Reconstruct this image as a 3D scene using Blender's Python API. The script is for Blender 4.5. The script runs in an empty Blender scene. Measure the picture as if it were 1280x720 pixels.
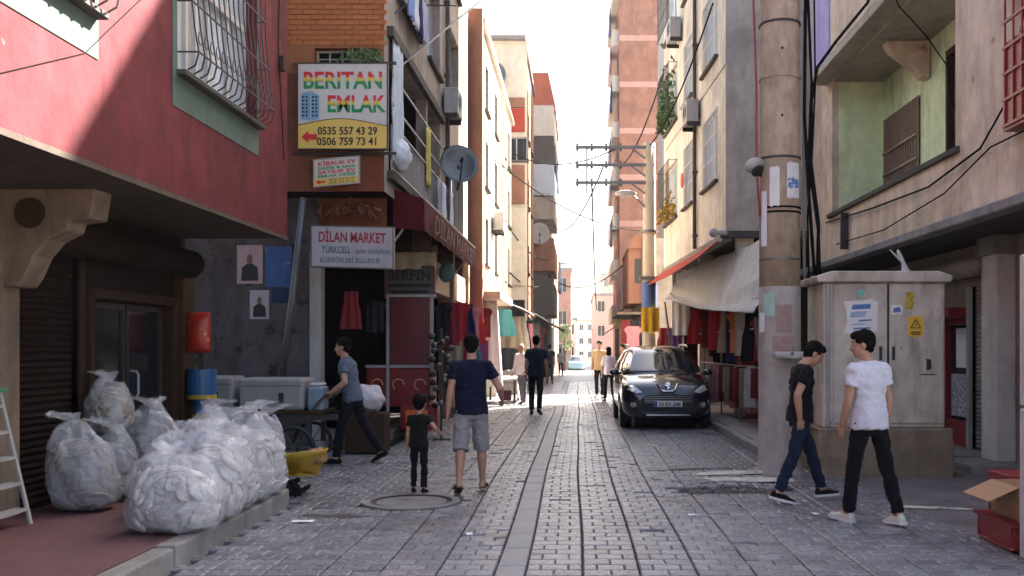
import bpy, bmesh, math, random
from mathutils import Vector, Matrix, noise as mnoise
R = math.radians
rnd = random.Random(7)
sc = bpy.context.scene
# ---------------------------------------------------------------- camera, sky, sun, exposure
CAMH = 1.6
cam = bpy.data.cameras.new('camera'); camo = bpy.data.objects.new('camera', cam); sc.collection.objects.link(camo)
camo.location = (0, 0, CAMH); camo.rotation_euler = (R(90), 0, 0)
cam.sensor_width = 36; cam.lens = 36 * 1200 / 1280
cam.shift_x = -82 / 1280; cam.shift_y = 75 / 1280
cam.clip_start = .1; cam.clip_end = 3000
sc.camera = camo
SUN = Vector((.5, .6, .66)).normalized()
w = bpy.data.worlds.new('World'); sc.world = w; w.use_nodes = True
nt = w.node_tree; nt.nodes.clear()
sky = nt.nodes.new('ShaderNodeTexSky'); sky.sky_type = 'NISHITA'; sky.sun_disc = False
sky.sun_elevation = math.asin(SUN.z); sky.sun_rotation = math.atan2(SUN.x, SUN.y)
sky.air_density = 1.0; sky.dust_density = 5.0; sky.ozone_density = 1.0; sky.altitude = 0
bg = nt.nodes.new('ShaderNodeBackground'); bg.inputs[1].default_value = .05
wo = nt.nodes.new('ShaderNodeOutputWorld')
nt.links.new(sky.outputs[0], bg.inputs[0]); nt.links.new(bg.outputs[0], wo.inputs[0])
sl = bpy.data.lights.new('sun', 'SUN'); sl.energy = 5.0; sl.angle = R(.53); sl.color = (1, .945, .86)
so = bpy.data.objects.new('sun', sl); sc.collection.objects.link(so)
so.rotation_euler = SUN.to_track_quat('Z', 'Y').to_euler(); so.location = SUN * 60
sc.view_settings.view_transform = 'Standard'; sc.view_settings.look = 'None'
sc.view_settings.gamma = 1; sc.view_settings.use_curve_mapping = False
sc.view_settings.exposure = 3.45
sc.render.engine = 'CYCLES'; sc.cycles.max_bounces = 8; sc.cycles.diffuse_bounces = 4; sc.cycles.glossy_bounces = 3
sc.cycles.transparent_max_bounces = 12; sc.cycles.use_denoising = True
sc.cycles.caustics_reflective = False; sc.cycles.caustics_refractive = False

# ---------------------------------------------------------------- helpers
C = sc.collection
ORG = {}
V = Vector
def lin(r, g, b):
    f = lambda c: (c / 255 / 12.92) if c <= 10 else ((c / 255 + .055) / 1.055) ** 2.4
    return (f(r), f(g), f(b))
MATS = {}
def M(name, col, rough=.8, var=.18, scale=5., bump=.12, bscale=60., grime=0., gcol=(.05, .035, .025), patch=None, metal=0., spec=.5,
      coat=0., alpha=1., trans=0., island=0., gscale=1., stretch=.3, sheen=0., emit=0.):
    """procedural material: base colour broken up by noise, running stains, flaked patches, relief"""
    if name in MATS: return MATS[name]
    m = bpy.data.materials.new(name); m.use_nodes = True; n = m.node_tree.nodes; l = m.node_tree.links
    if rough >= .7 and spec == .5: spec = .12
    p = n['Principled BSDF']; tc = n.new('ShaderNodeTexCoord')
    p.inputs['Roughness'].default_value = rough; p.inputs['Metallic'].default_value = metal
    p.inputs['Specular IOR Level'].default_value = spec; p.inputs['Coat Weight'].default_value = coat
    p.inputs['Alpha'].default_value = alpha; p.inputs['Transmission Weight'].default_value = trans
    p.inputs['Sheen Weight'].default_value = sheen
    def noise(sc_, det=6, vec=None, rg=.6):
        t = n.new('ShaderNodeTexNoise'); t.inputs['Scale'].default_value = sc_; t.inputs['Detail'].default_value = det
        t.inputs['Roughness'].default_value = rg; l.new(vec or tc.outputs['Object'], t.inputs['Vector']); return t.outputs[0]
    def ramp(src, a, b):
        r = n.new('ShaderNodeMapRange'); r.inputs[1].default_value = a; r.inputs[2].default_value = b; l.new(src, r.inputs[0]); return r.outputs[0]
    def mix(fac, a, b, mode='MIX'):
        x = n.new('ShaderNodeMix'); x.data_type = 'RGBA'; x.blend_type = mode
        for i, q in ((0, fac), (6, a), (7, b)):
            if hasattr(q, 'links'): l.new(q, x.inputs[i])
            elif i == 0: x.inputs[0].default_value = q
            else: x.inputs[i].default_value = (*q, 1)
        return x.outputs[2]
    c = tuple(col)
    k = lambda f: tuple(min(1, max(0, x * f)) for x in c)
    out = c
    if var: out = mix(ramp(noise(scale), .3, .7), k(1 - var), k(1 + var))
    if var: out = mix(.35, out, mix(ramp(noise(scale * .17, 4), .3, .7), k(1 - var * 1.3), k(1 + var)))
    if patch:
        pc, lo, psc = patch
        out = mix(ramp(noise(psc, 9, None, .68), lo, lo + .03), out, pc)
    if grime:
        mp = n.new('ShaderNodeMapping'); mp.inputs['Scale'].default_value = (2.2 * gscale, 2.2 * gscale, 2.2 * gscale * stretch); l.new(tc.outputs['Object'], mp.inputs[0])
        g = ramp(noise(1.3, 8, mp.outputs[0], .7), .47, .78)
        mm = n.new('ShaderNodeMath'); mm.operation = 'MULTIPLY'; mm.inputs[1].default_value = grime; l.new(g, mm.inputs[0])
        out = mix(mm.outputs[0], out, gcol)
    if grime > .6:
        out = mix(ramp(noise(.9, 5, None, .62), .5, .72), out, tuple(x * .55 + y * .25 for x, y in zip(c, gcol)))
    if island:
        ge = n.new('ShaderNodeNewGeometry'); oi = n.new('ShaderNodeObjectInfo')
        a = n.new('ShaderNodeMath'); a.operation = 'ADD'; l.new(ge.outputs['Random Per Island'], a.inputs[0]); l.new(oi.outputs['Random'], a.inputs[1])
        f = n.new('ShaderNodeMath'); f.operation = 'FRACT'; l.new(a.outputs[0], f.inputs[0])
        mr = n.new('ShaderNodeMapRange'); mr.inputs[3].default_value = 1 - island; mr.inputs[4].default_value = 1 + island; l.new(f.outputs[0], mr.inputs[0])
        hv = n.new('ShaderNodeHueSaturation'); l.new(mr.outputs[0], hv.inputs['Value'])
        if hasattr(out, 'links'): l.new(out, hv.inputs['Color'])
        else: hv.inputs['Color'].default_value = (*out, 1)
        out = hv.outputs[0]
    if hasattr(out, 'links'): l.new(out, p.inputs['Base Color'])
    else: p.inputs['Base Color'].default_value = (*out, 1)
    if bump:
        b = n.new('ShaderNodeBump'); b.inputs['Strength'].default_value = bump; b.inputs['Distance'].default_value = .02
        l.new(noise(bscale, 5), b.inputs['Height']); l.new(b.outputs[0], p.inputs['Normal'])
        l.new(ramp(noise(scale * 2.3, 5), 0, 1), n.new('ShaderNodeMath').inputs[0])
        rr = n.new('ShaderNodeMapRange'); rr.inputs[3].default_value = max(.04, rough - .14); rr.inputs[4].default_value = min(1, rough + .14)
        l.new(noise(scale * 1.7, 5), rr.inputs[0]); l.new(rr.outputs[0], p.inputs['Roughness'])
    MATS[name] = m
    return m
def tag(o, label=None, cat=None, group=None, kind=None):
    if label: o['label'] = label
    if cat: o['category'] = cat
    if group: o['group'] = group
    if kind: o['kind'] = kind
    return o
def thing(name, label, cat, loc=(0, 0, 0), rz=0, group=None):
    o = bpy.data.objects.new(name, None); C.objects.link(o); o.location = loc; o.rotation_euler = (0, 0, rz)
    o.empty_display_size = .1
    ORG[o] = V(loc); tag(o, label, cat, group)
    return o
class MB:
    """collects shapes; build() links them as one mesh object"""
    def __init__(s): s.v = []; s.f = []; s.mi = []; s.cur = 0
    def add(s, vs, fs):
        b = len(s.v); s.v += [V(p) for p in vs]; s.f += [tuple(i + b for i in f) for f in fs]; s.mi += [s.cur] * len(fs); return s
    def quad(s, a, b, c, d): return s.add([a, b, c, d], [(0, 1, 2, 3)])
    def hexa(s, p): return s.add(p, [(0, 3, 2, 1), (4, 5, 6, 7), (0, 1, 5, 4), (1, 2, 6, 5), (2, 3, 7, 6), (3, 0, 4, 7)])
    def box(s, x0, x1, y0, y1, z0, z1):
        return s.hexa([(x0, y0, z0), (x1, y0, z0), (x1, y1, z0), (x0, y1, z0), (x0, y0, z1), (x1, y0, z1), (x1, y1, z1), (x0, y1, z1)])
    def fbox(s, F, u0, u1, z0, z1, n0, n1):
        O, U, N = F; P = lambda u, z, q: O + U * u + N * q + V((0, 0, z))
        return s.hexa([P(u0, z0, n0), P(u1, z0, n0), P(u1, z0, n1), P(u0, z0, n1), P(u0, z1, n0), P(u1, z1, n0), P(u1, z1, n1), P(u0, z1, n1)])
    def bar(s, p, q, w, h=None, up=(0, 0, 1)):
        p, q = V(p), V(q); d = (q - p).normalized(); up = V(up)
        if abs(d.dot(up)) > .98: up = V((1, 0, 0))
        a = d.cross(up).normalized() * (w / 2); b = a.cross(d).normalized() * ((h or w) / 2)
        return s.hexa([p - a - b, p + a - b, p + a + b, p - a + b, q - a - b, q + a - b, q + a + b, q - a + b])
    def loft(s, secs, cap=True):
        n = len(secs[0]); vs = [p for q in secs for p in q]; fs = []
        for i in range(len(secs) - 1):
            for j in range(n): fs.append((i * n + j, i * n + (j + 1) % n, (i + 1) * n + (j + 1) % n, (i + 1) * n + j))
        if cap: fs.append(tuple(range(n))[::-1]); fs.append(tuple(range((len(secs) - 1) * n, len(secs) * n)))
        return s.add(vs, fs)
    def tube(s, pts, r, n=8, cap=True, flat=1.):
        pts = [V(p) for p in pts]; rs = r if hasattr(r, '__len__') else [r] * len(pts); secs = []; a = None
        for i, p in enumerate(pts):
            d = (pts[min(i + 1, len(pts) - 1)] - pts[max(i - 1, 0)]).normalized()
            if a is None: a = d.cross(V((0, 0, 1)) if abs(d.z) < .95 else V((0, 1, 0))).normalized()
            else: a = (a - d * a.dot(d)).normalized()
            b = d.cross(a); secs.append([p + (a * math.cos(t) + b * math.sin(t) * flat) * rs[i] for t in [2 * math.pi * k / n for k in range(n)]])
        return s.loft(secs, cap)
    def caps(s, p, q, r0, r1, n=12):
        """tapered capsule"""
        p, q = V(p), V(q); d = (q - p).normalized(); P = []; Rr = []
        for t in (-90, -60, -30): P.append(p + d * (r0 * math.sin(R(t)) * .999)); Rr.append(max(.0008, r0 * math.cos(R(t))))
        P.append(p); Rr.append(r0); P.append(q); Rr.append(r1)
        for t in (30, 60, 90): P.append(q + d * (r1 * math.sin(R(t)) * .999)); Rr.append(max(.0008, r1 * math.cos(R(t))))
        return s.tube(P, Rr, n)
    def ball(s, c, r, n=16, m=10, rot=None):
        c = V(c); r = r if hasattr(r, '__len__') else (r, r, r); vs = []; fs = []
        for i in range(m + 1):
            t = math.pi * i / m
            for j in range(n):
                a = 2 * math.pi * j / n; p = V((r[0] * math.sin(t) * math.cos(a), r[1] * math.sin(t) * math.sin(a), r[2] * math.cos(t)))
                if rot: p = rot @ p
                vs.append(c + p)
        for i in range(m):
            for j in range(n): fs.append((i * n + j, i * n + (j + 1) % n, (i + 1) * n + (j + 1) % n, (i + 1) * n + j))
        return s.add(vs, fs)
    def grid(s, fn, nu, nv):
        vs = [fn(i / nu, j / nv) for j in range(nv + 1) for i in range(nu + 1)]; k = nu + 1
        return s.add(vs, [(j * k + i, j * k + i + 1, (j + 1) * k + i + 1, (j + 1) * k + i) for j in range(nv) for i in range(nu)])
    def prism(s, poly, F, z=0, t=.1):
        """polygon in (u,z) of frame F extruded along N from 0 to t"""
        O, U, N = F; P = lambda a, q: O + U * a[0] + V((0, 0, a[1] + z)) + N * q; n = len(poly)
        return s.add([P(a, 0) for a in poly] + [P(a, t) for a in poly], [tuple(range(n)), tuple(range(n, 2 * n))] + [(i, (i + 1) % n, n + (i + 1) % n, n + i) for i in range(n)])
    def disc(s, c, r, nrm, t=.01, n=20):
        c = V(c); d = V(nrm).normalized(); return s.tube([c, c + d * t], [r, r], n)
    def build(s, name, mat, parent=None, smooth=False, bevel=0., sub=0, solid=0., local=False, remesh=0., sm=0, disp=None, seg=1):
        me = bpy.data.meshes.new(name); o_ = V((0, 0, 0)) if (local or parent is None) else ORG[parent]
        me.from_pydata([tuple(p - o_) for p in s.v], [], s.f)
        mats = mat if isinstance(mat, (list, tuple)) else [mat]
        for m in mats: me.materials.append(m)
        if len(mats) > 1: me.polygons.foreach_set('material_index', s.mi)
        bm = bmesh.new(); bm.from_mesh(me); bmesh.ops.recalc_face_normals(bm, faces=bm.faces)
        if not remesh: bmesh.ops.remove_doubles(bm, verts=bm.verts, dist=1e-6)
        bm.to_mesh(me); bm.free()
        if smooth: me.polygons.foreach_set('use_smooth', [True] * len(me.polygons))
        o = bpy.data.objects.new(name, me); C.objects.link(o)
        if parent: o.parent = parent; ORG[o] = ORG.get(parent, V((0, 0, 0)))
        else: ORG[o] = V((0, 0, 0))
        if solid: md = o.modifiers.new('solid', 'SOLIDIFY'); md.thickness = solid; md.offset = 0
        if bevel: md = o.modifiers.new('bevel', 'BEVEL'); md.width = bevel; md.segments = seg; md.limit_method = 'ANGLE'
        if remesh:
            md = o.modifiers.new('remesh', 'REMESH'); md.mode = 'VOXEL'; md.voxel_size = remesh; md.use_smooth_shade = True
        if sm: md = o.modifiers.new('smooth', 'SMOOTH'); md.iterations = sm; md.factor = .5
        if sub: md = o.modifiers.new('sub', 'SUBSURF'); md.levels = sub; md.render_levels = sub
        if disp:
            st, ts = disp[:2]
            tx = bpy.data.textures.get('folds%g' % ts)
            if not tx: tx = bpy.data.textures.new('folds%g' % ts, 'CLOUDS'); tx.noise_scale = ts; tx.noise_depth = 2
            md = o.modifiers.new('folds', 'DISPLACE'); md.texture = tx; md.strength = st; md.texture_coords = 'LOCAL'; md.mid_level = .5
        return o
def bake(o):
    dg = bpy.context.evaluated_depsgraph_get(); me = bpy.data.meshes.new_from_object(o.evaluated_get(dg)); o.modifiers.clear(); o.data = me; return o
FR = lambda O, U, N: (V(O), V(U).normalized(), V(N).normalized())
def fp(F, u, z, n=0.): return F[0] + F[1] * u + F[2] * n + V((0, 0, z))
def facade(mb, F, u0, u1, z0, z1, holes=(), depth=.2):
    """a wall face with real openings and their reveals"""
    us = sorted({u0, u1, *[h[0] for h in holes], *[h[1] for h in holes]}); zs = sorted({z0, z1, *[h[2] for h in holes], *[h[3] for h in holes]})
    for a, b in zip(us, us[1:]):
        for c, d in zip(zs, zs[1:]):
            mu, mz = (a + b) / 2, (c + d) / 2
            if any(h[0] < mu < h[1] and h[2] < mz < h[3] for h in holes): continue
            mb.quad(fp(F, a, c), fp(F, b, c), fp(F, b, d), fp(F, a, d))
    for a, b, c, d in [h[:4] for h in holes]:
        for (p, q) in (((a, c), (b, c)), ((b, c), (b, d)), ((b, d), (a, d)), ((a, d), (a, c))):
            mb.quad(fp(F, *p), fp(F, *q), fp(F, *q, -depth), fp(F, *p, -depth))
def text(body, F, u, z, h, mat, parent, n=.004, align='CENTER', width=None, ext=.001, bold=0., shear=0., name='lettering', rot=0.):
    cu = bpy.data.curves.new('t', 'FONT'); cu.body = body; cu.size = h * 1.38; cu.align_x = align; cu.align_y = 'BOTTOM_BASELINE'
    cu.extrude = ext; cu.offset = bold; cu.shear = shear; cu.resolution_u = 3
    t = bpy.data.objects.new('t', cu); C.objects.link(t); dg = bpy.context.evaluated_depsgraph_get()
    me = bpy.data.meshes.new_from_object(t.evaluated_get(dg)); C.objects.unlink(t); bpy.data.objects.remove(t)
    xs = [v.co.x for v in me.vertices]; s = 1.
    if width and xs: s = width / (max(xs) - min(xs))
    cr, sr = math.cos(rot), math.sin(rot)
    o_ = ORG[parent]
    for v in me.vertices:
        x, y = v.co.x * s, v.co.y; x, y = x * cr - y * sr, x * sr + y * cr
        v.co = fp(F, u + x, z + y, n + v.co.z) - o_
    me.materials.clear(); me.materials.append(mat)
    o = bpy.data.objects.new(name, me); C.objects.link(o); o.parent = parent; ORG[o] = ORG[parent]
    return o
def copy_tree(o, parent=None):
    c = o.copy(); C.objects.link(c); c.parent = parent; ORG[c] = ORG.get(o)
    for ch in list(o.children): copy_tree(ch, c)
    return c
def wob(x, y, z, s=1.): return mnoise.noise(V((x * s, y * s, z * s)))
def interp(tab, t):
    for (a, b) in zip(tab, tab[1:]):
        if t <= b[0]: k = (t - a[0]) / (b[0] - a[0]); return [x + (y - x) * k for x, y in zip(a[1:], b[1:])]
    return list(tab[-1][1:])
# ---------------------------------------------------------------- materials
m_joint = M('joint_dirt', (.06, .05, .044), .95, .3, 20)
m_paver = M('paver', (.205, .204, .215), .28, .22, 7, .35, 80, grime=.75, gcol=(.06, .05, .047), gscale=.4, stretch=1, island=.24)
m_strip = M('concrete_strip', (.185, .187, .195), .5, .12, 9, .2, 80, grime=.3, gscale=.7, stretch=1, island=.06)
m_conc = M('concrete', (.24, .225, .21), .85, .2, 6, .3, 70, grime=.5, island=.06)
m_concd = M('dark_concrete', (.09, .083, .077), .9, .25, 6, .3, 70, grime=.5)
m_apron = M('worn_apron', (.2, .175, .165), .75, .22, 3, .35, 45, grime=.6, gcol=(.06, .05, .045), gscale=.5, stretch=1)
m_ground = M('ground_dirt', (.2, .175, .155), .9, .2, 2)
m_redpave = M('red_tile_paving', (.13, .054, .056), .65, .25, 30, .3, 120, grime=.5, gcol=(.06, .035, .035), stretch=1)
m_red = M('red_plaster', (.135, .025, .031), .85, .4, 3, .22, 14, grime=.8, gcol=(.05, .012, .016), patch=((.26, .13, .12), .68, 2.6))
m_green = M('green_surround', (.09, .125, .105), .8, .15, 5, .2, 40, grime=.3)
m_soffit = M('soffit_plaster', (.085, .066, .053), .95, .25, 4, .3, 40, grime=.5, spec=.1)
m_cream = M('cream_concrete', (.25, .185, .135), .85, .3, 5, .4, 40, grime=.75)
m_brown = M('brown_shutter', (.016, .009, .007), .8, .25, 9, .1, 80, spec=.08)
m_pale_soffit = M('pale_soffit', (.42, .37, .31), .9, .2, 4, .3, 40, grime=.6, gcol=(.2, .16, .13))
m_bars = M('white_bars', (.66, .65, .62), .6, .08, 10, .05)
m_rust = M('rusty_frame', (.04, .021, .012), .8, .35, 14, .2, 70, grime=.4, spec=.15)
m_wood = M('old_wood', (.05, .027, .017), .85, .3, 12, .25, 50, grime=.5, spec=.15)
m_orange = M('orange_brick', (.42, .15, .055), .85, .15, 6, .35, 60, grime=.45, gcol=(.2, .07, .035), island=.08)
m_orangewall = M('orange_mortar', (.33, .13, .06), .9, .2, 6, .35, 60, grime=.4)
m_oxide = M('brown_plaster', (.2, .07, .04), .85, .3, 5, .3, 40, grime=.7)
m_beige = M('beige_plaster', (.34, .29, .245), .85, .2, 4, .3, 40, grime=.75, gcol=(.1, .08, .07))
m_cplast = M('cream_plaster', (.62, .55, .45), .85, .16, 4, .2, 40, grime=.3, gcol=(.3, .23, .16))
m_dplast = M('pale_cream_plaster', (.65, .58, .485), .85, .16, 3, .3, 40, grime=.7, gcol=(.25, .2, .155))
m_dside = M('shade_greyed_plaster', (.46, .41, .36), .85, .18, 3, .3, 30, grime=.7, gcol=(.17, .145, .125))  # cream plaster greyed: shade of the near wall put into the colour
m_eplast = M('tan_plaster', (.66, .54, .415), .85, .24, 2.6, .3, 16, grime=.72, gcol=(.2, .125, .085), patch=((.36, .25, .18), .63, 1.9))
m_egreen = M('green_plaster', (.7, .82, .5), .85, .16, 4, .2, 40, grime=.6, gcol=(.24, .3, .17))
m_lav = M('lavender_plaster', (.42, .36, .62), .85, .12, 4, .15, 40, grime=.3, patch=((.5, .47, .5), .6, 6))
m_brick = M('tower_brick', (.38, .2, .145), .9, .28, 1.6, .3, 20, grime=.8, gcol=(.2, .1, .075))
m_brick2 = M('brown_brick', (.27, .13, .085), .9, .22, 3, .3, 30, grime=.5)
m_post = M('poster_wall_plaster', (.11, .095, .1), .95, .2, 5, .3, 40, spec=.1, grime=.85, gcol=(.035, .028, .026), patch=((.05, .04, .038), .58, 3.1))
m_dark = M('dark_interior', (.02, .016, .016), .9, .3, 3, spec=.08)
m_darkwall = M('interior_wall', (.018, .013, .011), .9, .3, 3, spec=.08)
m_glass = M('dark_window_glass', (.014, .016, .02), .1, .3, 2, 0, spec=.25)
m_glassl = M('pale_window_glass', (.42, .47, .53), .15, .25, 1.5, 0, spec=.6)
m_white = M('white_frame', (.5, .49, .475), .5, .1, 10, .05, grime=.35)
m_whited = M('dirty_white_paint', (.36, .345, .33), .55, .12, 8, .1, grime=.5)
m_iron = M('dark_iron', (.045, .04, .04), .55, .3, 15, .1, metal=.3)
m_grey = M('grey_metal', (.14, .145, .15), .45, .15, 10, .05, metal=.6)
m_black = M('black_rubber', (.012, .015, .016), .6, .2, 10)
m_wire = M('black_cable', (.012, .011, .011), .9, 0, 1, 0, spec=.05)
m_wirered = M('red_cable', (.3, .03, .035), .5, .1, 3, 0)
m_tarp = M('grey_tarp', (.44, .43, .42), .8, .18, 5, .3, 25, grime=.55, gcol=(.16, .145, .135), sheen=.2)
m_rawn = M('red_awning', (.075, .011, .014), .75, .18, 5, .1, 50, grime=.4, gcol=(.1, .02, .02))
m_orangeawn = M('orange_red_awning', (.35, .05, .03), .75, .15, 5, .1, 50)
m_cloth = lambda nm, c: M('cloth_' + nm, c, .9, .12, 9, .25, 220, spec=.2, sheen=.03)
m_redpaint = M('red_paint', (.22, .014, .018), .4, .15, 8, .05, grime=.3, gcol=(.12, .01, .01))
m_orangep = M('orange_plastic', (.75, .13, .03), .4, .1, 8, 0)
m_yel = M('yellow_plastic', (.45, .28, .03), .45, .12, 8, .1, 30)
m_blue = M('blue_plastic', (.02, .09, .22), .4, .15, 8, .05)
m_pole = M('pole_concrete', (.46, .37, .275), .85, .25, 5, .4, 50, grime=.75, gcol=(.17, .115, .08), gscale=2.2)
m_polel = M('limewashed_pole', (.4, .36, .315), .85, .2, 6, .35, 60, grime=.7, gcol=(.2, .11, .08), patch=((.3, .16, .13), .68, 4))
m_cab = M('cabinet_paint', (.56, .5, .41), .7, .22, 6, .3, 60, grime=.85, gcol=(.14, .11, .085), gscale=1.6, patch=((.17, .135, .105), .65, 7))
m_cabbase = M('cabinet_plinth', (.27, .21, .145), .9, .3, 5, .5, 35, grime=.75, gcol=(.1, .075, .05))
m_shut = M('grey_shutter', (.27, .235, .2), .5, .15, 9, .05, metal=.2, grime=.4)
m_paper = M('paper', (.72, .71, .7), .8, .08, 10, .1)
m_bluep = M('blue_print', (.12, .25, .5), .7, .3, 25, 0, patch=((.65, .66, .7), .54, 18))
m_yelp = M('yellow_print', (.72, .42, .03), .6, .1, 10, 0)
m_blackp = M('black_print', (.02, .02, .02), .6, 0, 1, 0)
m_redp = M('red_print', (.6, .03, .035), .6, .1, 10, 0)
m_greenp = M('green_print', (.02, .28, .1), .6, .1, 10, 0)
m_card = M('cardboard', (.42, .26, .145), .85, .12, 8, .15, 60)
m_skin = M('skin', (.42, .22, .14), .55, .1, 20, .1, 200)
m_hair = M('black_hair', (.005, .0042, .004), .75, .3, 60, .5, 160, spec=.12)
def film_mat():
    m = bpy.data.materials.new('plastic_film'); m.use_nodes = True; n = m.node_tree.nodes; l = m.node_tree.links; p = n['Principled BSDF']
    p.inputs['Base Color'].default_value = (.7, .7, .74, 1); p.inputs['Roughness'].default_value = .22; p.inputs['Specular IOR Level'].default_value = .8
    tc = n.new('ShaderNodeTexCoord'); h = None
    for sc_, k in ((7., .6), (19., .35)):
        t = n.new('ShaderNodeTexNoise'); t.noise_type = 'RIDGED_MULTIFRACTAL'; t.inputs['Scale'].default_value = sc_; t.inputs['Detail'].default_value = 3; l.new(tc.outputs['Object'], t.inputs['Vector'])
        b = n.new('ShaderNodeBump'); b.inputs['Strength'].default_value = k; b.inputs['Distance'].default_value = .03; l.new(t.outputs[0], b.inputs['Height'])
        if h: l.new(h.outputs[0], b.inputs['Normal'])
        h = b
        if sc_ < 10:
            r = n.new('ShaderNodeMapRange'); r.inputs[1].default_value = .2; r.inputs[2].default_value = 1.2; r.inputs[3].default_value = .3; r.inputs[4].default_value = .85; l.new(t.outputs[0], r.inputs[0]); l.new(r.outputs[0], p.inputs['Alpha'])
    l.new(h.outputs[0], p.inputs['Normal']); return m
m_film = film_mat()
m_fill = M('white_scraps', (.56, .51, .475), .85, .2, 13, .6, 30, patch=((.38, .28, .24), .65, 9), island=.14)
m_filly = M('grey_scraps', (.26, .225, .195), .85, .2, 13, .6, 30, patch=((.16, .12, .1), .64, 9), island=.14)
m_sunpatch = M('painted_sun_patch', (.55, .5, .42), .9, .3, 9, .4, 50, patch=((.25, .22, .19), .6, 6))  # pale colour standing in for sunlight on the ground
m_leaf = M('leaf_green', (.07, .13, .03), .6, .35, 12, 0, island=.35)
# ---------------------------------------------------------------- ground, road, pavements
def zr(y): return 0. if y < 50 else (-.016 * (y - 50) if y < 112 else -.99)
def strip_sheet(name, x0f, x1f, ys, dz, mat, nx=1):
    b = MB(); k = nx + 1
    vs = [(x0f(y) + (x1f(y) - x0f(y)) * i / nx, y, zr(y) + dz) for y in ys for i in range(k)]
    b.add(vs, [(j * k + i, j * k + i + 1, (j + 1) * k + i + 1, (j + 1) * k + i) for j in range(len(ys) - 1) for i in range(nx)])
    o = b.build(name, mat); o['kind'] = 'structure'; return o
strip_sheet('ground', lambda y: -400, lambda y: 400, [-100, 0, 50, 70, 90, 112, 300, 500], -.06, m_ground)
m_roadfar = M('far_paving', (.2, .185, .19), .45, .2, 3, .2, 30, grime=.3, gscale=.5, stretch=1)
road = strip_sheet('road', lambda y: -5.6 if y < 40 else -3.4, lambda y: 6.4 if y < 13 else 3.6, [-6, 0, 5, 9, 12.99, 13.01, 20, 39.9, 40.1, 45.9], -.03, m_joint)
strip_sheet('road_far', lambda y: -3.6, lambda y: 3.6, [45.8, 50, 70, 90, 112, 160, 300], -.002, m_roadfar)
strip_sheet('apron', lambda y: 3.32, lambda y: 6.4, [3, 6, 9, 12.9, 14], -.008, m_apron, 1)
seams = [-5.53 + .41 * i for i in range(12)] + [-.39 + .41 * i for i in range(0, 10)]      # lanes either side of the drain strip
lanes = [(seams[i], seams[i + 1]) for i in range(len(seams) - 1) if not (abs(seams[i] + 1.02) < .01 and False)]
lanes = [l for l in lanes if not (l[0] > -1.03 and l[1] < -.38 and l[1] - l[0] > .5)]
LL = [(-.61 - .41 * (i + 1), -.61 - .41 * i) for i in range(12)] + [(-.39 + .41 * i, -.39 + .41 * (i + 1)) for i in range(10)]
def ok_paver(x, y):
    if y < 9.95 and x < -2.93: return False
    if x < -3.3 and y > 15.0: return False
    if y >= 13.1 and x > 2.66: return False
    if x > 3.4: return False
    if (x + 1.72) ** 2 + (y - 9.95) ** 2 < .52 ** 2: return False
    if (x - 1.75) ** 2 / .5 + (y - 10.85) ** 2 / .1 < 1 and wob(x, y, 0, 3) > -.25: return False
    return True
def drift(y): return .014 * math.sin(y * .31) + .009 * math.sin(y * .83 + 1)
def paver_shape(w, d, t=.05, c=.009):
    a, b = w / 2, d / 2
    lo = [(-a, -b), (a, -b), (a, b), (-a, b)]
    vs = [(x, y, -t) for x, y in lo] + [(x, y, -c) for x, y in lo] + [(x * (1 - c / a), y * (1 - c / b), 0) for x, y in lo]
    fs = [(8, 9, 10, 11)] + [(i, (i + 1) % 4, 4 + (i + 1) % 4, 4 + i) for i in range(4)] + [(4 + i, 4 + (i + 1) % 4, 8 + (i + 1) % 4, 8 + i) for i in range(4)]
    return vs, fs
D = .172; G = .007
pm = {}
for key, wdt in (('full', .205), ('half', .1025)):
    vs, fs = paver_shape(wdt - G, D - G); me = bpy.data.meshes.new('paver_' + key); me.from_pydata(vs, [], fs); me.materials.append(m_paver); pm[key] = (me, vs, fs)
singles = []; rest = MB()
y = 4.6; row = 0
while y < 45.8:
    for (a, b) in LL:
        cells = [(a + .1025, 'full'), (a + .3075, 'full')] if row % 2 else [(a + .05125, 'half'), (a + .205, 'full'), (a + .35875, 'half')]
        for cx, key in cells:
            x = (a + .205) + (cx - a - .205) * .976 + drift(y)
            if not ok_paver(x, y): continue
            z = zr(y) + .006 * wob(x, y, 3, .8) + rnd.uniform(-.002, .002); tx, ty = rnd.gauss(0, .008), rnd.gauss(0, .008)
            if rnd.random() < .04: z -= rnd.uniform(.006, .016); tx *= 2.5
            if 6.45 < y and len(singles) < 292: singles.append((x, y, z, tx, ty, key))
            else:
                _, vs, fs = pm[key]; rest.add([(x + p[0], y + p[1], z + p[2] + tx * p[1] * 1.0 + ty * p[0]) for p in vs], fs)
    row += 1; y += D
for x, y, z, tx, ty, key in singles:
    o = bpy.data.objects.new('paver', pm[key][0]); C.objects.link(o); o.parent = road; o.location = (x, y, z); o.rotation_euler = (tx, ty, rnd.gauss(0, .006))
o = rest.build('pavers', m_paver, road); o['kind'] = 'stuff'
y = 4.6; i = 0
sl_me = None
while y < 45:
    L = .62
    if sl_me is None:
        vs, fs = paver_shape(.212, L - .006); sl_me = bpy.data.meshes.new('drain_slab'); sl_me.from_pydata(vs, [], fs); sl_me.materials.append(m_strip)
    o = bpy.data.objects.new('drain_slab', sl_me); C.objects.link(o); o.parent = road; o.location = (-.5 + drift(y + L / 2), y + L / 2, zr(y) - .004); o.rotation_euler = (rnd.gauss(0, .004), 0, math.atan2(-(drift(y + L) - drift(y)), L))
    y += L
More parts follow.
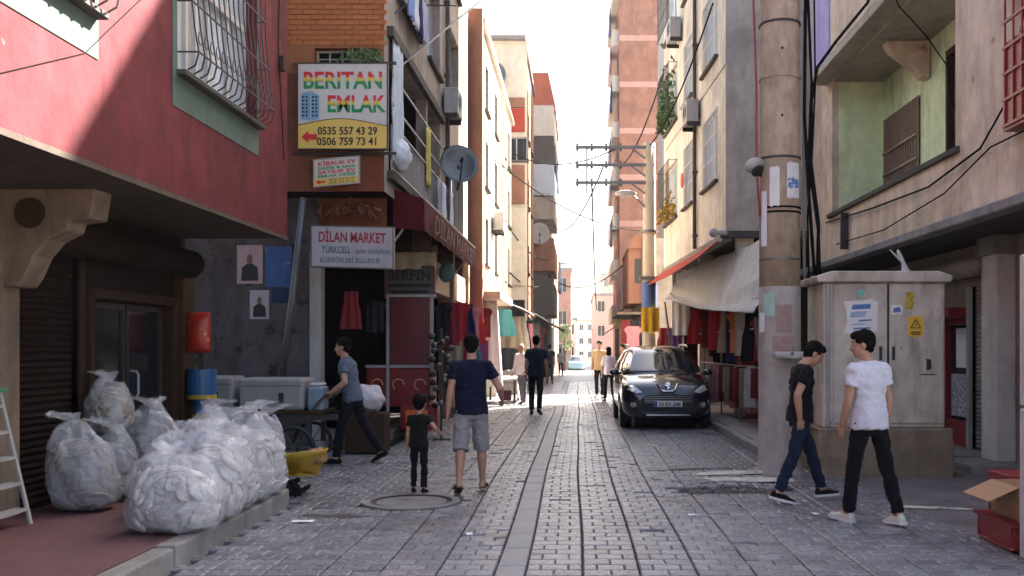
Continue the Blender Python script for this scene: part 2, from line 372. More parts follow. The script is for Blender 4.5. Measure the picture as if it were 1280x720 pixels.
def pavement(name, x0, x1, y0, y1, z, kx, mat, klen=.75, end=None):
    b = MB(); b.box(x0, x1, y0, y1, -.05, z); p = b.build(name, mat); p['kind'] = 'structure'
    s = 1 if kx > x0 + .1 else -1; yy = y0
    while yy < y1 - .05:
        q = MB(); e = min(yy + klen, y1) - .008; dz = rnd.uniform(-.012, .008); dx = rnd.uniform(-.01, .01)
        if s > 0: q.box(kx + .002 + dx, kx + .16 + dx, yy, e, -.05, z + .006 + dz)
        else: q.box(kx - .16 + dx, kx - .002 + dx, yy, e, -.05, z + .006 + dz)
        q.build('kerb_stone', m_conc, p, bevel=.018, seg=2); yy += klen
    return p
pl = pavement('pavement_left', -4.95, -3.09, 1, 9.74, .15, -3.09, m_redpave)
for i in range(3):
    q = MB(); q.box(-4.9 + .65 * i, -4.26 + .65 * i - .01, 9.745, 9.9, -.05, .152); q.build('kerb_stone', m_conc, pl, bevel=.018, seg=2)
m_slab = M('grey_pavement', (.24, .215, .215), .75, .2, 6, .3, 60, grime=.5, stretch=1)
pr = pavement('pavement_right', 2.86, 6.5, 13.2, 46, .12, 2.86, m_slab)
q = MB(); q.box(5.0, 6.5, 12.2, 13.19, -.05, .1); q.build('door_step', m_conc, pr, bevel=.015)
ps = MB(); ps.box(-4.5, -3.2, 15.2, 17.2, -.05, .17); tag(ps.build('entrance_step', m_conc, bevel=.02), 'grey concrete step in front of the market doorway', 'step')
# pits, patches and covers in the road
b = MB(); b.disc((-1.72, 9.95, -.05), .52, (0, 0, 1), .056, 40); mh = b.build('manhole', m_concd, bevel=.006); tag(mh, 'round concrete manhole cover sunk in the street near the child', 'manhole cover')
b = MB()
n = 40
for r0, r1, z in ((.42, .5, .018), (.0, .36, .011)):
    b.add([(-1.72 + r * math.cos(2 * math.pi * i / n), 9.95 + r * math.sin(2 * math.pi * i / n), h) for i in range(n) for r, h in ((r0, z), (r1, z), (r1, z - .02))], [(i * 3, i * 3 + 1, ((i + 1) % n) * 3 + 1, ((i + 1) % n) * 3) for i in range(n)] + [(i * 3 + 1, i * 3 + 2, ((i + 1) % n) * 3 + 2, ((i + 1) % n) * 3 + 1) for i in range(n)])
b.build('cover_ring', m_conc, mh)
def blob(name, cx, cy, rx, ry, z, mat, label, cat, seed=0, h=.02, rot=0):
    b = MB(); n, k = 36, 6; vs = [(cx, cy, z + h)]; fs = []
    for j in range(1, k + 1):
        for i in range(n):
            a = 2 * math.pi * i / n; f = j / k * (1 + .45 * wob(math.cos(a) * 1.5, math.sin(a) * 1.5, seed, 1.3))
            x, yv = rx * f * math.cos(a), ry * f * math.sin(a); x, yv = x * math.cos(rot) - yv * math.sin(rot), x * math.sin(rot) + yv * math.cos(rot)
            vs.append((cx + x, cy + yv, z + h * (1 - (j / k) ** 2) + (.35 * h * wob(x * 9, yv * 9, seed) if j < k else -.004)))
    fs += [(0, 1 + i, 1 + (i + 1) % n) for i in range(n)]
    for j in range(k - 1): fs += [(1 + j * n + i, 1 + (j + 1) * n + i, 1 + (j + 1) * n + (i + 1) % n, 1 + j * n + (i + 1) % n) for i in range(n)]
    o = b.add(vs, fs).build(name, mat, smooth=True); tag(o, label, cat); return o
blob('painted_sun_patch', 2.13, 11.62, .62, .17, .01, m_sunpatch, 'pale painted sun patch on the pavers at the foot of the utility pole', 'sun patch', 1, .02, -.05)  # patches of sunlight by the pole, painted as thin pale meshes
blob('painted_sun_patch', 1.98, 12.2, .55, .12, .012, m_sunpatch, 'long pale painted sun streak behind the nearer patch by the pole', 'sun patch', 4, .03, .15)
blob('painted_sun_patch', 3.52, 9.62, .42, .06, .004, m_sunpatch, 'narrow white painted sun streak on the ground beside the white sneakers', 'sun patch', 7, .008, -.25)
blob('dirt_patch', 1.75, 10.82, .62, .2, -.02, m_concd, 'dark hollow with missing pavers in front of the pole', 'dirt', 9, .01)
blob('dirt_patch', 1.55, 12.7, .5, .1, -.0, m_concd, 'thin dark dirt line on the pavers beyond the painted sun patches', 'dirt', 12, .008, .2)
blob('dirt_patch', -2.35, 9.15, .35, .12, .0, m_concd, 'small dark stain on pavers left of the manhole', 'dirt', 15, .006)
b = MB()
for i in range(90):
    x, yv = 1.75 + rnd.gauss(0, .35), 10.95 + rnd.gauss(0, .2); r = rnd.uniform(.008, .03); b.ball((x, yv, r * .5), (r, r * .8, r * .6), 6, 4)
tag(b.build('rubble', m_conc, None), 'loose stones scattered round the hollow by the pole', 'rubble', kind='stuff')
b = MB()
b.grid(lambda u, v: V((-2.62 + .2 * u, 8.75 + .1 * v, .012 + .014 * abs(wob(u * 5, v * 5, 2)))), 8, 4); tag(b.build('paper_scrap', m_paper, solid=.002), 'crumpled white paper scrap lying on the pavers near the kerb', 'litter')

# ---------------------------------------------------------------- windows and blocks
def window(parent, F, h, depth=.18, frame=None, glass=None, mull=(1, 1), sill=True, grille=None, sillmat=None, name='window', fw=.05, gmat=None, curtain=None):
    a, b_, c, d = h; frame = frame or m_white; m = MB(); n0, n1 = -depth - .03, -depth + .04
    for q in ((a, a + fw, c, d), (b_ - fw, b_, c, d), (a + fw, b_ - fw, c, c + fw), (a + fw, b_ - fw, d - fw, d)): m.fbox(F, *q, n0, n1)
    for i in range(1, mull[0]):
        u = a + (b_ - a) * i / mull[0]; m.fbox(F, u - fw * .45, u + fw * .45, c + fw, d - fw, n0 + .005, n1 - .005)
    for i in range(1, mull[1]):
        z = c + (d - c) * i / mull[1]; m.fbox(F, a + fw, b_ - fw, z - fw * .4, z + fw * .4, n0 + .01, n1 - .01)
    o = m.build(name, frame, parent)
    m = MB(); m.quad(fp(F, a, c, -depth), fp(F, b_, c, -depth), fp(F, b_, d, -depth), fp(F, a, d, -depth)); m.build('pane', glass or m_glass, o)
    if sill: m = MB(); m.fbox(F, a - .07, b_ + .07, c - .07, c + .002, -depth + .01, .09); m.build('sill', sillmat or m_concd, o, bevel=.008)
    if grille:
        m = MB(); k, out = grille
        nb = max(2, int((b_ - a) / k))
        for i in range(nb + 1): u = a + .01 + (b_ - a - .02) * i / nb; m.bar(fp(F, u, c + .02, out), fp(F, u, d - .02, out), .013)
        for i in range(4): z = c + .05 + (d - c - .1) * i / 3; m.bar(fp(F, a, z, out), fp(F, b_, z, out), .014)
        if out > 0:
            for z in (c + .05, d - .05):
                for u in (a, b_): m.bar(fp(F, u, z, 0), fp(F, u, z, out), .014)
        m.build('grille', gmat or m_iron, o)
    return o
def block(parent, x0, x1, y0, y1, z0, z1, mats, holes=None, roofmat=None, skew=0., depth=.18, wins=True, floor=True):
    """plain four-walled storey block; holes: dict side -> list; side faces near(-y), far(+y), left(-x), right(+x)"""
    holes = holes or {}; P = lambda x, y: V((x + skew * (y - y0), y, 0))
    Fs = {'near': FR(P(x0, y0), (1, 0, 0), (0, -1, 0)), 'far': FR(P(x0, y1), (1, 0, 0), (0, 1, 0)),
          'left': FR(P(x0, y0), P(x0, y1) - P(x0, y0), (-1, skew, 0)), 'right': FR(P(x1, y0), P(x1, y1) - P(x1, y0), (1, -skew, 0))}
    Ls = {'near': x1 - x0, 'far': x1 - x0, 'left': (P(x0, y1) - P(x0, y0)).length, 'right': (P(x1, y1) - P(x1, y0)).length}
    for s in Fs:
        m = MB(); facade(m, Fs[s], 0, Ls[s], z0, z1, holes.get(s, ()), depth)
        m.build('wall', mats.get(s, mats['all']), parent)
    m = MB(); m.quad(P(x0, y0) + V((0, 0, z1)), P(x1, y0) + V((0, 0, z1)), P(x1, y1) + V((0, 0, z1)), P(x0, y1) + V((0, 0, z1))); m.build('roof', roofmat or m_concd, parent)
    if floor: m = MB(); m.quad(P(x0, y0) + V((0, 0, z0)), P(x1, y0) + V((0, 0, z0)), P(x1, y1) + V((0, 0, z0)), P(x0, y1) + V((0, 0, z0))); m.build('underside', m_soffit, parent)
    return Fs

# ---------------------------------------------------------------- red house, left foreground
A = thing('red_house', 'red plastered house with overhanging upper floor and barred windows above the plastic sacks', 'house', (-6, 7, 0))
FA = FR((-3.6, 0, 0), (0, 1, 0), (1, 0, 0))
hA = [(8.62, 10.77, 4.1, 6.0), (5.0, 7.15, 4.1, 6.0)]
m = MB(); facade(m, FA, 0, 11.9, 2.96, 8.4, hA, .16); m.build('wall', m_red, A)
m = MB(); m.quad((-3.6, 11.9, 2.96), (-8, 11.9, 2.96), (-8, 11.9, 8.4), (-3.6, 11.9, 8.4)); m.quad((-3.6, 0, 2.96), (-8, 0, 2.96), (-8, 0, 8.4), (-3.6, 0, 8.4)); m.quad((-8, 0, 0), (-8, 11.9, 0), (-8, 11.9, 8.4), (-8, 0, 8.4)); m.build('wall', m_red, A)
m = MB(); m.box(-8, -3.5, -.1, 12.0, 8.4, 8.6); m.build('roof', m_conc, A)
m = MB(); m.grid(lambda u, v: V((-3.602 - 1.3 * u, 11.9 * v, 2.955 + .012 * wob(u * 4, v * 20, 1))), 6, 40); m.build('soffit', m_soffit, A)
m = MB(); m.fbox(FA, 0, 11.9, 2.93, 2.975, -.03, .012); m.build('drip_edge', m_soffit, A)
for a, b_, c, d in hA:
    wd = window(A, FA, (a, b_, c, d), .16, m_white, m_glassl, (4, 1), False, None, fw=.06)
    m = MB(); m.fbox(FA, a + .68, a + .74, c, d, -.13, -.1); m.fbox(FA, a + .62, b_ - .12, c + 1.0, c + 1.07, -.13, -.1); m.build('casement', m_white, wd)
    m = MB()                                                        # green painted surround
    for q in ((a - .1, a, c - .34, d), (b_, b_ + .05, c - .34, d), (a, b_, c - .34, c - .05)): m.fbox(FA, *q, .001, .007)
    m.build('surround', m_green, A)
    m = MB(); m.fbox(FA, a - .03, b_ + .03, c - .05, c + .0, -.15, .1); m.build('sill', m_concd, wd, bevel=.008)
    m = MB(); nb = 15                                               # bellied grille
    prof = [(0, .1), (.04, .17), (.16, .2), (.4, .16), (1.0, .1), (1.9, .1)]
    for i in range(nb + 1):
        u = a + (b_ - a) * i / nb; pts = [fp(FA, u, c + z, n) for z, n in prof]
        for p, q in zip(pts, pts[1:]): m.bar(p, q, .012)
    for z, n in ((.16, .2), (.62, .14), (1.15, .1)):
        m.bar(fp(FA, a, c + z, n), fp(FA, b_, c + z, n), .013)
        for u in (a, b_): m.bar(fp(FA, u, c + z, 0), fp(FA, u, c + z, n), .013)
    for i in range(nb):
        u = a + (b_ - a) * (i + .5) / nb; m.tube([fp(FA, u + .045 * math.cos(t), c + .3 + .06 * math.sin(t), .185) for t in [k * math.pi / 4 for k in range(9)]], .005, 5)
    m.build('grille', m_iron, wd)
m = MB(); m.grid(lambda u, v: V((-3.78 - .03 * math.sin(u * 40), 8.75 + .75 * u, 4.15 + 1.8 * v)), 40, 2); m.build('curtain', m_cloth('cream', (.6, .55, .4)), A)
# ground floor of the red house
FG = FR((-4.9, 0, 0), (0, 1, 0), (1, 0, 0))
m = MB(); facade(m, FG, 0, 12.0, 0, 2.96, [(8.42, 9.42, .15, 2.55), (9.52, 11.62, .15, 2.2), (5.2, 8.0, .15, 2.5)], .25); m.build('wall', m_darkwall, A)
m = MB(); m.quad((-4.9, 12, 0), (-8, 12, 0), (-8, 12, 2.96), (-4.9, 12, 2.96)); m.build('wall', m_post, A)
sh = thing('roller_shutter', 'closed dark brown roller shutter between ladder and glass door', 'shutter', (-4.95, 8.9, .15))
z = .16; i = 0
while z < 2.52:
    m = MB(); P = [(8.43, z), (9.41, z)]
    m.loft([[V((-4.97 + .022 * math.sin(math.pi * k / 5), yy, z + .062 * k / 5)) for k in range(6)] + [V((-5.0, yy, z + .062)), V((-5.0, yy, z))] for yy in (8.43, 9.41)])
    m.build('slat', m_brown, sh, smooth=False); z += .066
m = MB(); m.box(-5.0, -4.87, 9.42, 9.5, .15, 2.62); m.build('guide_rail', m_rust, sh)
sh2 = thing('roller_shutter', 'dark shutter at the left edge behind the step ladder', 'shutter', (-4.95, 6.6, .15))
z = .16
while z < 2.48:
    m = MB(); m.loft([[V((-4.97 + .022 * math.sin(math.pi * k / 5), yy, z + .09 * k / 5)) for k in range(6)] + [V((-5.0, yy, z + .09)), V((-5.0, yy, z))] for yy in (5.21, 7.99)])
    m.build('slat', m_brown, sh2); z += .095
m = MB(); m.box(-4.98, -4.86, 8.08, 8.36, .15, 2.6); m.build('pier', m_cream, A)
gd = thing('glass_door', 'dark double glass door in a rusty frame behind the grey sacks', 'door', (-4.9, 10.5, .15))
m = MB(); m.box(-5.0, -4.82, 9.52, 9.6, .15, 2.2); m.box(-5.0, -4.82, 11.46, 11.62, .15, 2.2); m.box(-5.0, -4.8, 9.6, 11.46, 2.1, 2.2); m.build('door_frame', m_rust, gd, bevel=.008)
for y0, y1 in ((9.62, 10.5), (10.54, 11.44)):
    m = MB()
    for q in ((y0, y0 + .05, .16, 2.08), (y1 - .05, y1, .16, 2.08), (y0 + .05, y1 - .05, .16, .28), (y0 + .05, y1 - .05, 2.02, 2.08)): m.fbox(FG, *q, -.1, -.05)
    lf = m.build('door_leaf', m_iron, gd)
    m = MB(); m.quad(fp(FG, y0 + .05, .28, -.075), fp(FG, y1 - .05, .28, -.075), fp(FG, y1 - .05, 2.02, -.075), fp(FG, y0 + .05, 2.02, -.075)); m.build('pane', m_glass, lf)
m = MB(); m.tube([(-4.94, 10.6, 1.05), (-4.87, 10.6, 1.06), (-4.86, 10.62, 1.1), (-4.86, 10.62, 1.3), (-4.87, 10.6, 1.34), (-4.94, 10.6, 1.35)], .013, 6); m.build('handle', m_whited, gd, smooth=True)
m = MB(); m.tube([(-4.72, 8.42, 2.62), (-4.72, 11.7, 2.62)], .17, 18); m.build('shutter_drum', m_brown, A, smooth=True)
m = MB(); m.box(-4.95, -4.78, 11.64, 11.98, .0, 2.7); m.build('pier', m_wood, A, bevel=.01)
FBk = FR((-4.9, 8.12, 0), (1, 0, 0), (0, 1, 0))
m = MB(); m.prism([(0, 2.95), (0, 2.12), (.16, 2.12), (.22, 2.2), (.3, 2.38), (.42, 2.52), (.58, 2.6), (.6, 2.68), (.78, 2.7), (.82, 2.95)], FBk, 0, .3); m.build('corbel', m_cream, A, bevel=.012)
m = MB(); m.disc((-4.62, 8.1, 2.74), .13, (0, -1, 0), .012, 20); m.build('pipe_end', m_rust, A)
m = MB(); m.tube([(-3.585, 11.55, 8.3), (-3.585, 11.56, 6.2), (-3.585, 11.5, 5.2), (-3.58, 11.62, 4.4), (-3.58, 11.7, 3.9)], .007, 5); m.build('cable', m_wire, A)
m = MB(); m.box(-3.6, -3.54, 11.55, 11.66, 4.95, 5.12); m.build('bracket', m_rust, A)
cab = MB(); cab.tube([(-3.592, 5.2, 2.98), (-3.592, 7, 3.75), (-3.592, 9.0, 5.35), (-3.592, 10.2, 6.6)], .004, 5); tag(cab.build('cable', m_wire), 'thin black cable crossing the sunlit corner of the red wall', 'cable')

# ---------------------------------------------------------------- corner market house, left, orange end wall
B = thing('market_house', 'corner house with orange brick end wall carrying the estate agent sign', 'house', (-5, 18, 0))
FE = FR((0, 14.4, 0), (1, 0, 0), (0, -1, 0)); FS = FR((-2.9, 0, 0), (0, 1, 0), (1, 0, 0))
m = MB(); facade(m, FE, -9, -2.9, 3.95, 5.72, [], .1); m.build('wall', m_oxide, B)
m = MB(); facade(m, FE, -9, -2.9, 5.72, 12.2, [(-3.95, -3.0, 5.86, 6.1)], .25); m.build('wall', m_orangewall, B)
window(B, FE, (-3.95, -3.0, 5.86, 6.1), .2, m_white, m_glass, (5, 2), True, None, fw=.02)
m = MB()
for k in range(150):
    u = rnd.gauss(-3.2, .16); zz = rnd.uniform(5.86, 6.06); a = rnd.uniform(0, 6.3); s = rnd.uniform(.02, .045); p = fp(FE, min(u, -2.93), zz, rnd.uniform(.02, .12))
    d = V((math.cos(a), rnd.uniform(-.6, .6), math.sin(a))) * s; e = V((-math.sin(a), .5, math.cos(a))) * s * .5; m.quad(p - d, p - e, p + d, p + e)
tag(m.build('potted_plant', m_leaf), 'dark green leaves in the slot window above the estate agent sign', 'plant', kind='stuff')
bm_me = None; zz = 6.14; row = 0                                       # bricks of the exposed end wall
while zz < 7.25:
    u = -4.32 - (row % 2) * .105
    while u < -2.98:
        b = MB(); 
        if bm_me is None: b.box(0, .198, -.016, .0, 0, .066); bo = b.build('brick', m_orange, B, bevel=.006, local=True); bm_me = bo.data; bo.location = V((u, 14.4, zz)) - ORG[B]
        else:
            bo2 = bo.copy(); C.objects.link(bo2); bo2.parent = B; bo2.location = V((u, 14.4 - rnd.uniform(-.005, .002), zz)) - ORG[B]
        u += .21
    zz += .077; row += 1
hB = [(14.75, 20.2, 4.3, 6.35), (21.2, 24.4, 4.3, 6.2), (15.4, 17.6, 7.25, 8.9), (18.6, 20.2, 7.25, 8.9), (21.6, 23.4, 7.25, 8.9), (15.4, 17.6, 10, 11.5), (18.6, 20.2, 10, 11.5), (21.6, 23.4, 10, 11.5)]
m = MB(); facade(m, FS, 14.4, 25.4, 3.95, 12.2, hB, .3); m.build('wall', m_beige, B)
m = MB(); m.quad((-2.9, 25.4, 0), (-9, 25.4, 0), (-9, 25.4, 12.2), (-2.9, 25.4, 12.2)); m.quad((-9, 14.4, 0), (-9, 25.4, 0), (-9, 25.4, 12.2), (-9, 14.4, 12.2)); m.build('wall', m_beige, B)
m = MB(); m.box(-9, -2.7, 14.2, 25.5, 12.2, 12.4); m.build('roof', m_conc, B)
m = MB(); m.quad((-2.902, 14.4, 3.945), (-9, 14.4, 3.945), (-9, 25.4, 3.945), (-2.902, 25.4, 3.945)); m.build('soffit', m_darkwall, B)
for h in hB[1:]:
    window(B, FS, h, .2, m_whited, m_glassl if h[2] > 7 else m_glass, (3, 1), True, None)
m = MB()                                                               # open balcony inside the near opening
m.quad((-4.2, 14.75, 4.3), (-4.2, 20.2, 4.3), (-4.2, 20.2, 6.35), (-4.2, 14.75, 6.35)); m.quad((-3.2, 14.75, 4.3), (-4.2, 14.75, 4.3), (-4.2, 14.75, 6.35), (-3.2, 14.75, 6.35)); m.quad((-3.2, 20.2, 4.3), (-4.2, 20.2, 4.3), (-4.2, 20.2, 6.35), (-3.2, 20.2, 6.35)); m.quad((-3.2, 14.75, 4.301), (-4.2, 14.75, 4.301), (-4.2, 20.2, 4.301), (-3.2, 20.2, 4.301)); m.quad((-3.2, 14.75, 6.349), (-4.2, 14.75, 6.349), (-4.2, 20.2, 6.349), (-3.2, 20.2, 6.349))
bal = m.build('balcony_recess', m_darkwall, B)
m = MB(); m.fbox(FS, 14.6, 20.4, 6.35, 6.5, .0, .1); m.fbox(FS, 14.6, 20.4, 4.18, 4.3, 0, .1); m.build('lintel', m_concd, bal)
m = MB()
for i in range(31): u = 14.8 + 5.35 * i / 30; m.fbox(FS, u - .012, u + .012, 4.3, 5.05, .02, .044)
for zz in (4.36, 5.05, 5.35, 5.8): m.fbox(FS, 14.76, 20.19, zz - .015, zz + .015, .045, .07)
m.build('railing', m_whited, bal)
m = MB(); m.fbox(FS, 18.4, 18.55, 4.3, 6.35, -.2, .0); m.build('mullion', m_beige, bal)
def sheet(name, p0, eu, ev, mat, label, cat, fold=.04, nf=5, nu=24, nv=10, group=None, seed=0, par=None, taper=0.):
    eu, ev = V(eu), V(ev); nn = eu.cross(ev).normalized(); b = MB()
    def f(u, v):
        g = 1 - taper * v
        return V(p0) + eu * (.5 + (u - .5) * g) + ev * v + nn * (fold * math.sin(u * nf * 6.28 + seed) * (.35 + .65 * v) + fold * .7 * wob(u * 3, v * 3, seed))
    o = b.grid(f, nu, nv).build(name, mat, par, smooth=True, solid=.006)
    if not par: tag(o, label, cat, group)
    return o
sheet('curtain', (-2.83, 14.75, 6.35), (0, .75, 0), (0, 0, -1.85), m_cloth('paleblue', (.55, .6, .66)), 'pale white curtain hanging at the near end of the first-floor balcony', 'curtain', .04, 4)
o = MB(); o.ball((-2.78, 15.1, 4.62), (.16, .3, .24), 18, 12); tag(o.build('laundry_bag', m_cloth('paleblue', (.55, .6, .66)), smooth=True, disp=(.12, .15), sub=1), 'bulging white laundry bag tied at the balcony rail', 'bag')
sheet('laundry', (-2.82, 17.9, 5.75), (0, .5, 0), (0, 0, -1.1), m_cloth('yellowprint', (.5, .42, .12)), 'yellow patterned cloth hanging inside the balcony rail', 'cloth', .02, 2)
for i, (y0, L, cn, cc) in enumerate([(19.3, .5, 'white2', (.65, .65, .68)), (19.9, .5, 'navy', (.03, .035, .09)), (20.5, .45, 'white3', (.7, .7, .7)), (18.7, .45, 'grey', (.3, .32, .38))]):
    sheet('laundry', (-2.72, y0, 4.95), (0, L, 0), (0, 0, -1.05 - .1 * (i % 2)), m_cloth(cn, cc), ['white sheet hung over the balcony rail beside the satellite dish', 'navy trousers hung over the balcony rail by the dish', 'long bright white towel hung below the balcony rail end', 'grey shirt hung over the balcony rail near the dish'][i], 'laundry', .03, 2, seed=i)
for i, (y0, cn, cc) in enumerate([(15.5, 'blue1', (.25, .33, .6)), (16.0, 'white4', (.7, .7, .75)), (16.45, 'navy', (.03, .035, .09)), (16.9, 'lilac', (.45, .42, .6))]):
    sheet('laundry', (-2.72, y0, 7.75), (0, .4, 0), (0, 0, -.75), m_cloth(cn, cc), ['blue shirt on the upper washing line above the sign', 'white shirt on the upper washing line above the sign', 'dark navy shirt on the upper washing line', 'lilac shirt at the far end of the upper washing line'][i], 'laundry', .03, 2, seed=i)
m = MB(); m.bar((-2.9, 15.3, 7.82), (-2.2, 15.3, 7.8), .02); m.bar((-2.9, 17.4, 7.82), (-2.2, 17.4, 7.8), .02); m.tube([(-2.72, 15.3, 7.8), (-2.72, 17.4, 7.79)], .005, 5); tag(m.build('washing_line', m_iron), 'iron arms with washing line under the upper window', 'washing line')
for i, (p, q) in enumerate((((-2.9, 15.0, 5.9), (-2.2, 22.5, 9.8)), ((-2.9, 15.2, 6.9), (-2.0, 19.5, 9.6)))):
    m = MB(); m.bar(p, q, .03); tag(m.build('iron_rod', m_grey), ['long iron rod slanting out from the beige balcony wall', 'shorter iron rod slanting out below the upper laundry'][i], 'rod')
# ground floor of the market house
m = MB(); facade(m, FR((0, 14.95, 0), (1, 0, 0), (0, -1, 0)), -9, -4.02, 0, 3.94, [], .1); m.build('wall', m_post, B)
m = MB(); m.box(-4.16, -3.98, 14.9, 15.1, 0, 3.1); m.build('door_jamb', m_whited, B)
m = MB()
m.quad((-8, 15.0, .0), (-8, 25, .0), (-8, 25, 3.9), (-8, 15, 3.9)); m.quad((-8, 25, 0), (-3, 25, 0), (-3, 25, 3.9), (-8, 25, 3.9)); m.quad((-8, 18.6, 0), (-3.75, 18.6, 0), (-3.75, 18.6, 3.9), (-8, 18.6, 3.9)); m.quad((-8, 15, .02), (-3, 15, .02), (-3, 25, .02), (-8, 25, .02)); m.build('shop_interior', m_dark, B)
for yy, wd in ((18.5, .3), (22.0, .3), (25.1, .3)):
    m = MB(); m.box(-3.2, -2.85, yy, yy + wd, 0, 3.94); m.build('pillar', m_cream, B, bevel=.01)
m = MB(); m.box(-3.3, -2.93, 18.8, 25.1, 2.75, 3.4); m.build('shop_fascia', M('fascia_cream', (.55, .4, .27), .6, .12, 5, .1, grime=.3), B, bevel=.01)
m = MB(); m.box(-4.1, -3.0, 15.02, 15.1, 3.1, 3.94); m.build('shop_transom', m_oxide, B)
m = MB(); m.tube([(-4.55, 14.6, 0.75), (-4.3, 14.45, 2.3), (-4.1, 14.36, 3.85)], .055, 10); tag(m.build('pipe', m_grey, smooth=True), 'leaning grey pipe between the posters and the market doorway', 'pipe')
m = MB()
for k in range(70): m.ball((rnd.uniform(-3.95, -3.05), 14.6 + rnd.uniform(-.05, .15), 3.64 + abs(rnd.gauss(0, .08))), [rnd.uniform(.03, .12), rnd.uniform(.02, .06), rnd.uniform(.01, .035)], 7, 5, Matrix.Rotation(rnd.uniform(0, 6), 3, 'Y'))
tag(m.build('ledge_clutter', m_oxide), 'heap of dusty debris on the ledge above the market sign', 'debris', kind='stuff')
# ---------------------------------------------------------------- sunlit cream house and the houses beyond, left
Cc = thing('cream_house', 'sunlit cream house with brown brick end edge on the left', 'house', (-5, 32, 0))
hC = []
for fz in (3.9, 6.1, 8.3):
    for u in (1.2, 4.3, 7.4, 10.0): hC.append((u, u + 1.1, fz + .1, fz + 1.45))
Fs = block(Cc, -8, -2.62, 26, 38, 3.2, 10.4, {'all': m_cplast, 'near': m_brick2}, {'right': hC})
for h in hC: window(Cc, Fs['right'], h, .15, m_brown, m_glass, (2, 1), True, None)
m = MB(); m.box(-3.05, -2.55, 25.7, 26.02, 0, 10.7); m.build('party_wall', m_brick2, Cc)
m = MB(); m.box(-3.4, -2.5, 25.99, 38.1, 10.4, 10.55); m.build('eaves', m_cplast, Cc)
m = MB(); m.quad((-4.6, 26, 0), (-4.6, 38, 0), (-4.6, 38, 3.2), (-4.6, 26, 3.2)); m.build('shop_back', m_darkwall, Cc)
for yy in (27.6, 31.5, 35.2, 37.6): m = MB(); m.box(-3.0, -2.65, yy, yy + .35, 0, 3.2); m.build('pillar', m_cplast, Cc)
m = MB(); m.box(-2.62, -2.1, 26.1, 31, 2.95, 3.15); m.build('canopy', M('fascia_cream', (.5, .4, .3)), Cc)
def dish(x, y, z, r, nrm, label, mat=None, par=None):
    n = V(nrm).normalized(); t = thing('satellite_dish', label, 'satellite dish', (x, y, z)); a = n.cross(V((0, 0, 1))).normalized(); bb = a.cross(n)
    m = MB(); k = 24; vs = [V((x, y, z)) - n * r * .28]; fs = []
    for j in range(1, 6):
        q = j / 5
        for i in range(k): t_ = 2 * math.pi * i / k; vs.append(V((x, y, z)) + (a * math.cos(t_) + bb * math.sin(t_) * 1.08) * r * q - n * r * .28 * (1 - q * q))
    fs += [(0, 1 + i, 1 + (i + 1) % k) for i in range(k)]
    for j in range(4): fs += [(1 + j * k + i, 1 + (j + 1) * k + i, 1 + (j + 1) * k + (i + 1) % k, 1 + j * k + (i + 1) % k) for i in range(k)]
    m.add(vs, fs).build('reflector', mat or m_grey, t, smooth=True, solid=.012)
    m = MB(); c = V((x, y, z)); tip = c + n * r * .95 - bb * r * .2
    m.bar(c - bb * r * 1.0, tip, .03); m.caps(tip - n * .08, tip + n * .05, .045, .03); m.build('feed_arm', m_iron, t)
    m = MB(); m.bar(c - n * r * .25, c - n * r * .5 - bb * r * .9, .05); m.bar(c - n * r * .5 - bb * r * .9, c - n * r * 1.1 - bb * r * 1.0, .05); m.build('mount', m_iron, t)
    return t
dish(-2.5, 20.3, 5.5, .4, (.25, -.9, .25), 'large grey satellite dish on the beige balcony wall', m_grey)
C2 = thing('dish_house', 'tall narrow house with yellowish gable and rooftop dish behind the cream house', 'house', (-4, 44, 0))
hh = {'right': [(u, u + 1.1, z, z + 1.3) for z in (5, 8, 11) for u in (1, 3.6, 6)], 'near': [(5.0, 5.9, 9.4, 10.4)]}
Fs = block(C2, -8, -2.25, 40, 49, 0, 14.4, {'all': m_brick2, 'near': m_cplast}, hh)
for s in hh:
    for h in hh[s]: window(C2, Fs[s], h, .15, m_white, m_glass, (2, 1))
for z0, z1, mt in ((11.6, 12.0, m_brick2), (10.6, 11.55, m_orangeawn), (7.6, 9.2, m_brick2), (4.2, 7.4, m_cplast)):
    m = MB(); m.box(-4.4, -2.2, 39.85, 40.0, z0, z1); m.build('balcony_front', mt, C2)
m = MB(); m.box(-5, -2.15, 39.7, 49, 14.4, 14.55); m.build('eaves', m_conc, C2)
dish(-3.5, 39.6, 12.9, .55, (.2, -1, .2), 'dark round dish on the yellowish gable far up left', m_grey)
C3 = thing('grey_balcony_house', 'dark grey house with stacked projecting balconies farther down the left side', 'house', (-4, 58, 0))
hh = {'right': [(u, u + 1.1, z, z + 1.4) for z in (4, 7, 10, 13) for u in (1, 4, 7, 10)], 'near': [(5.2, 6.1, z, z + 1.2) for z in (4, 7.2)]}
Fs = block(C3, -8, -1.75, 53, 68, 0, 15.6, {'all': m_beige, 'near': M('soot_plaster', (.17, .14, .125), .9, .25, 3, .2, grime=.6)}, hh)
for s in hh:
    for h in hh[s]: window(C3, Fs[s], h, .15, m_white, m_glass, (2, 1))
for z0, z1, mt in ((3.4, 5.4, m_concd), (5.8, 7.6, m_brick2), (8.6, 9.8, m_beige), (9.9, 11.6, m_glassl), (11.65, 13.1, m_concd), (13.15, 14.8, m_cplast)):
    m = MB(); m.box(-3.1, -1.3, 52.2, 53.0, z0, z1); m.box(-1.75, -1.25, 53.0, 59, z0, z1 - .3); m.build('balcony', mt, C3)
m = MB(); m.prism([(-3.3, 14.8), (-1.2, 14.8), (-1.6, 16.6), (-3.3, 16.6)], FR((0, 52.3, 0), (1, 0, 0), (0, 1, 0)), 0, 9); m.build('roof', M('red_tiles', (.42, .12, .07), .8, .2, 8), C3)
m = MB(); m.box(-2.4, -1.5, 52.15, 52.2, 10.0, 11.3); m.build('window', m_glassl, C3)
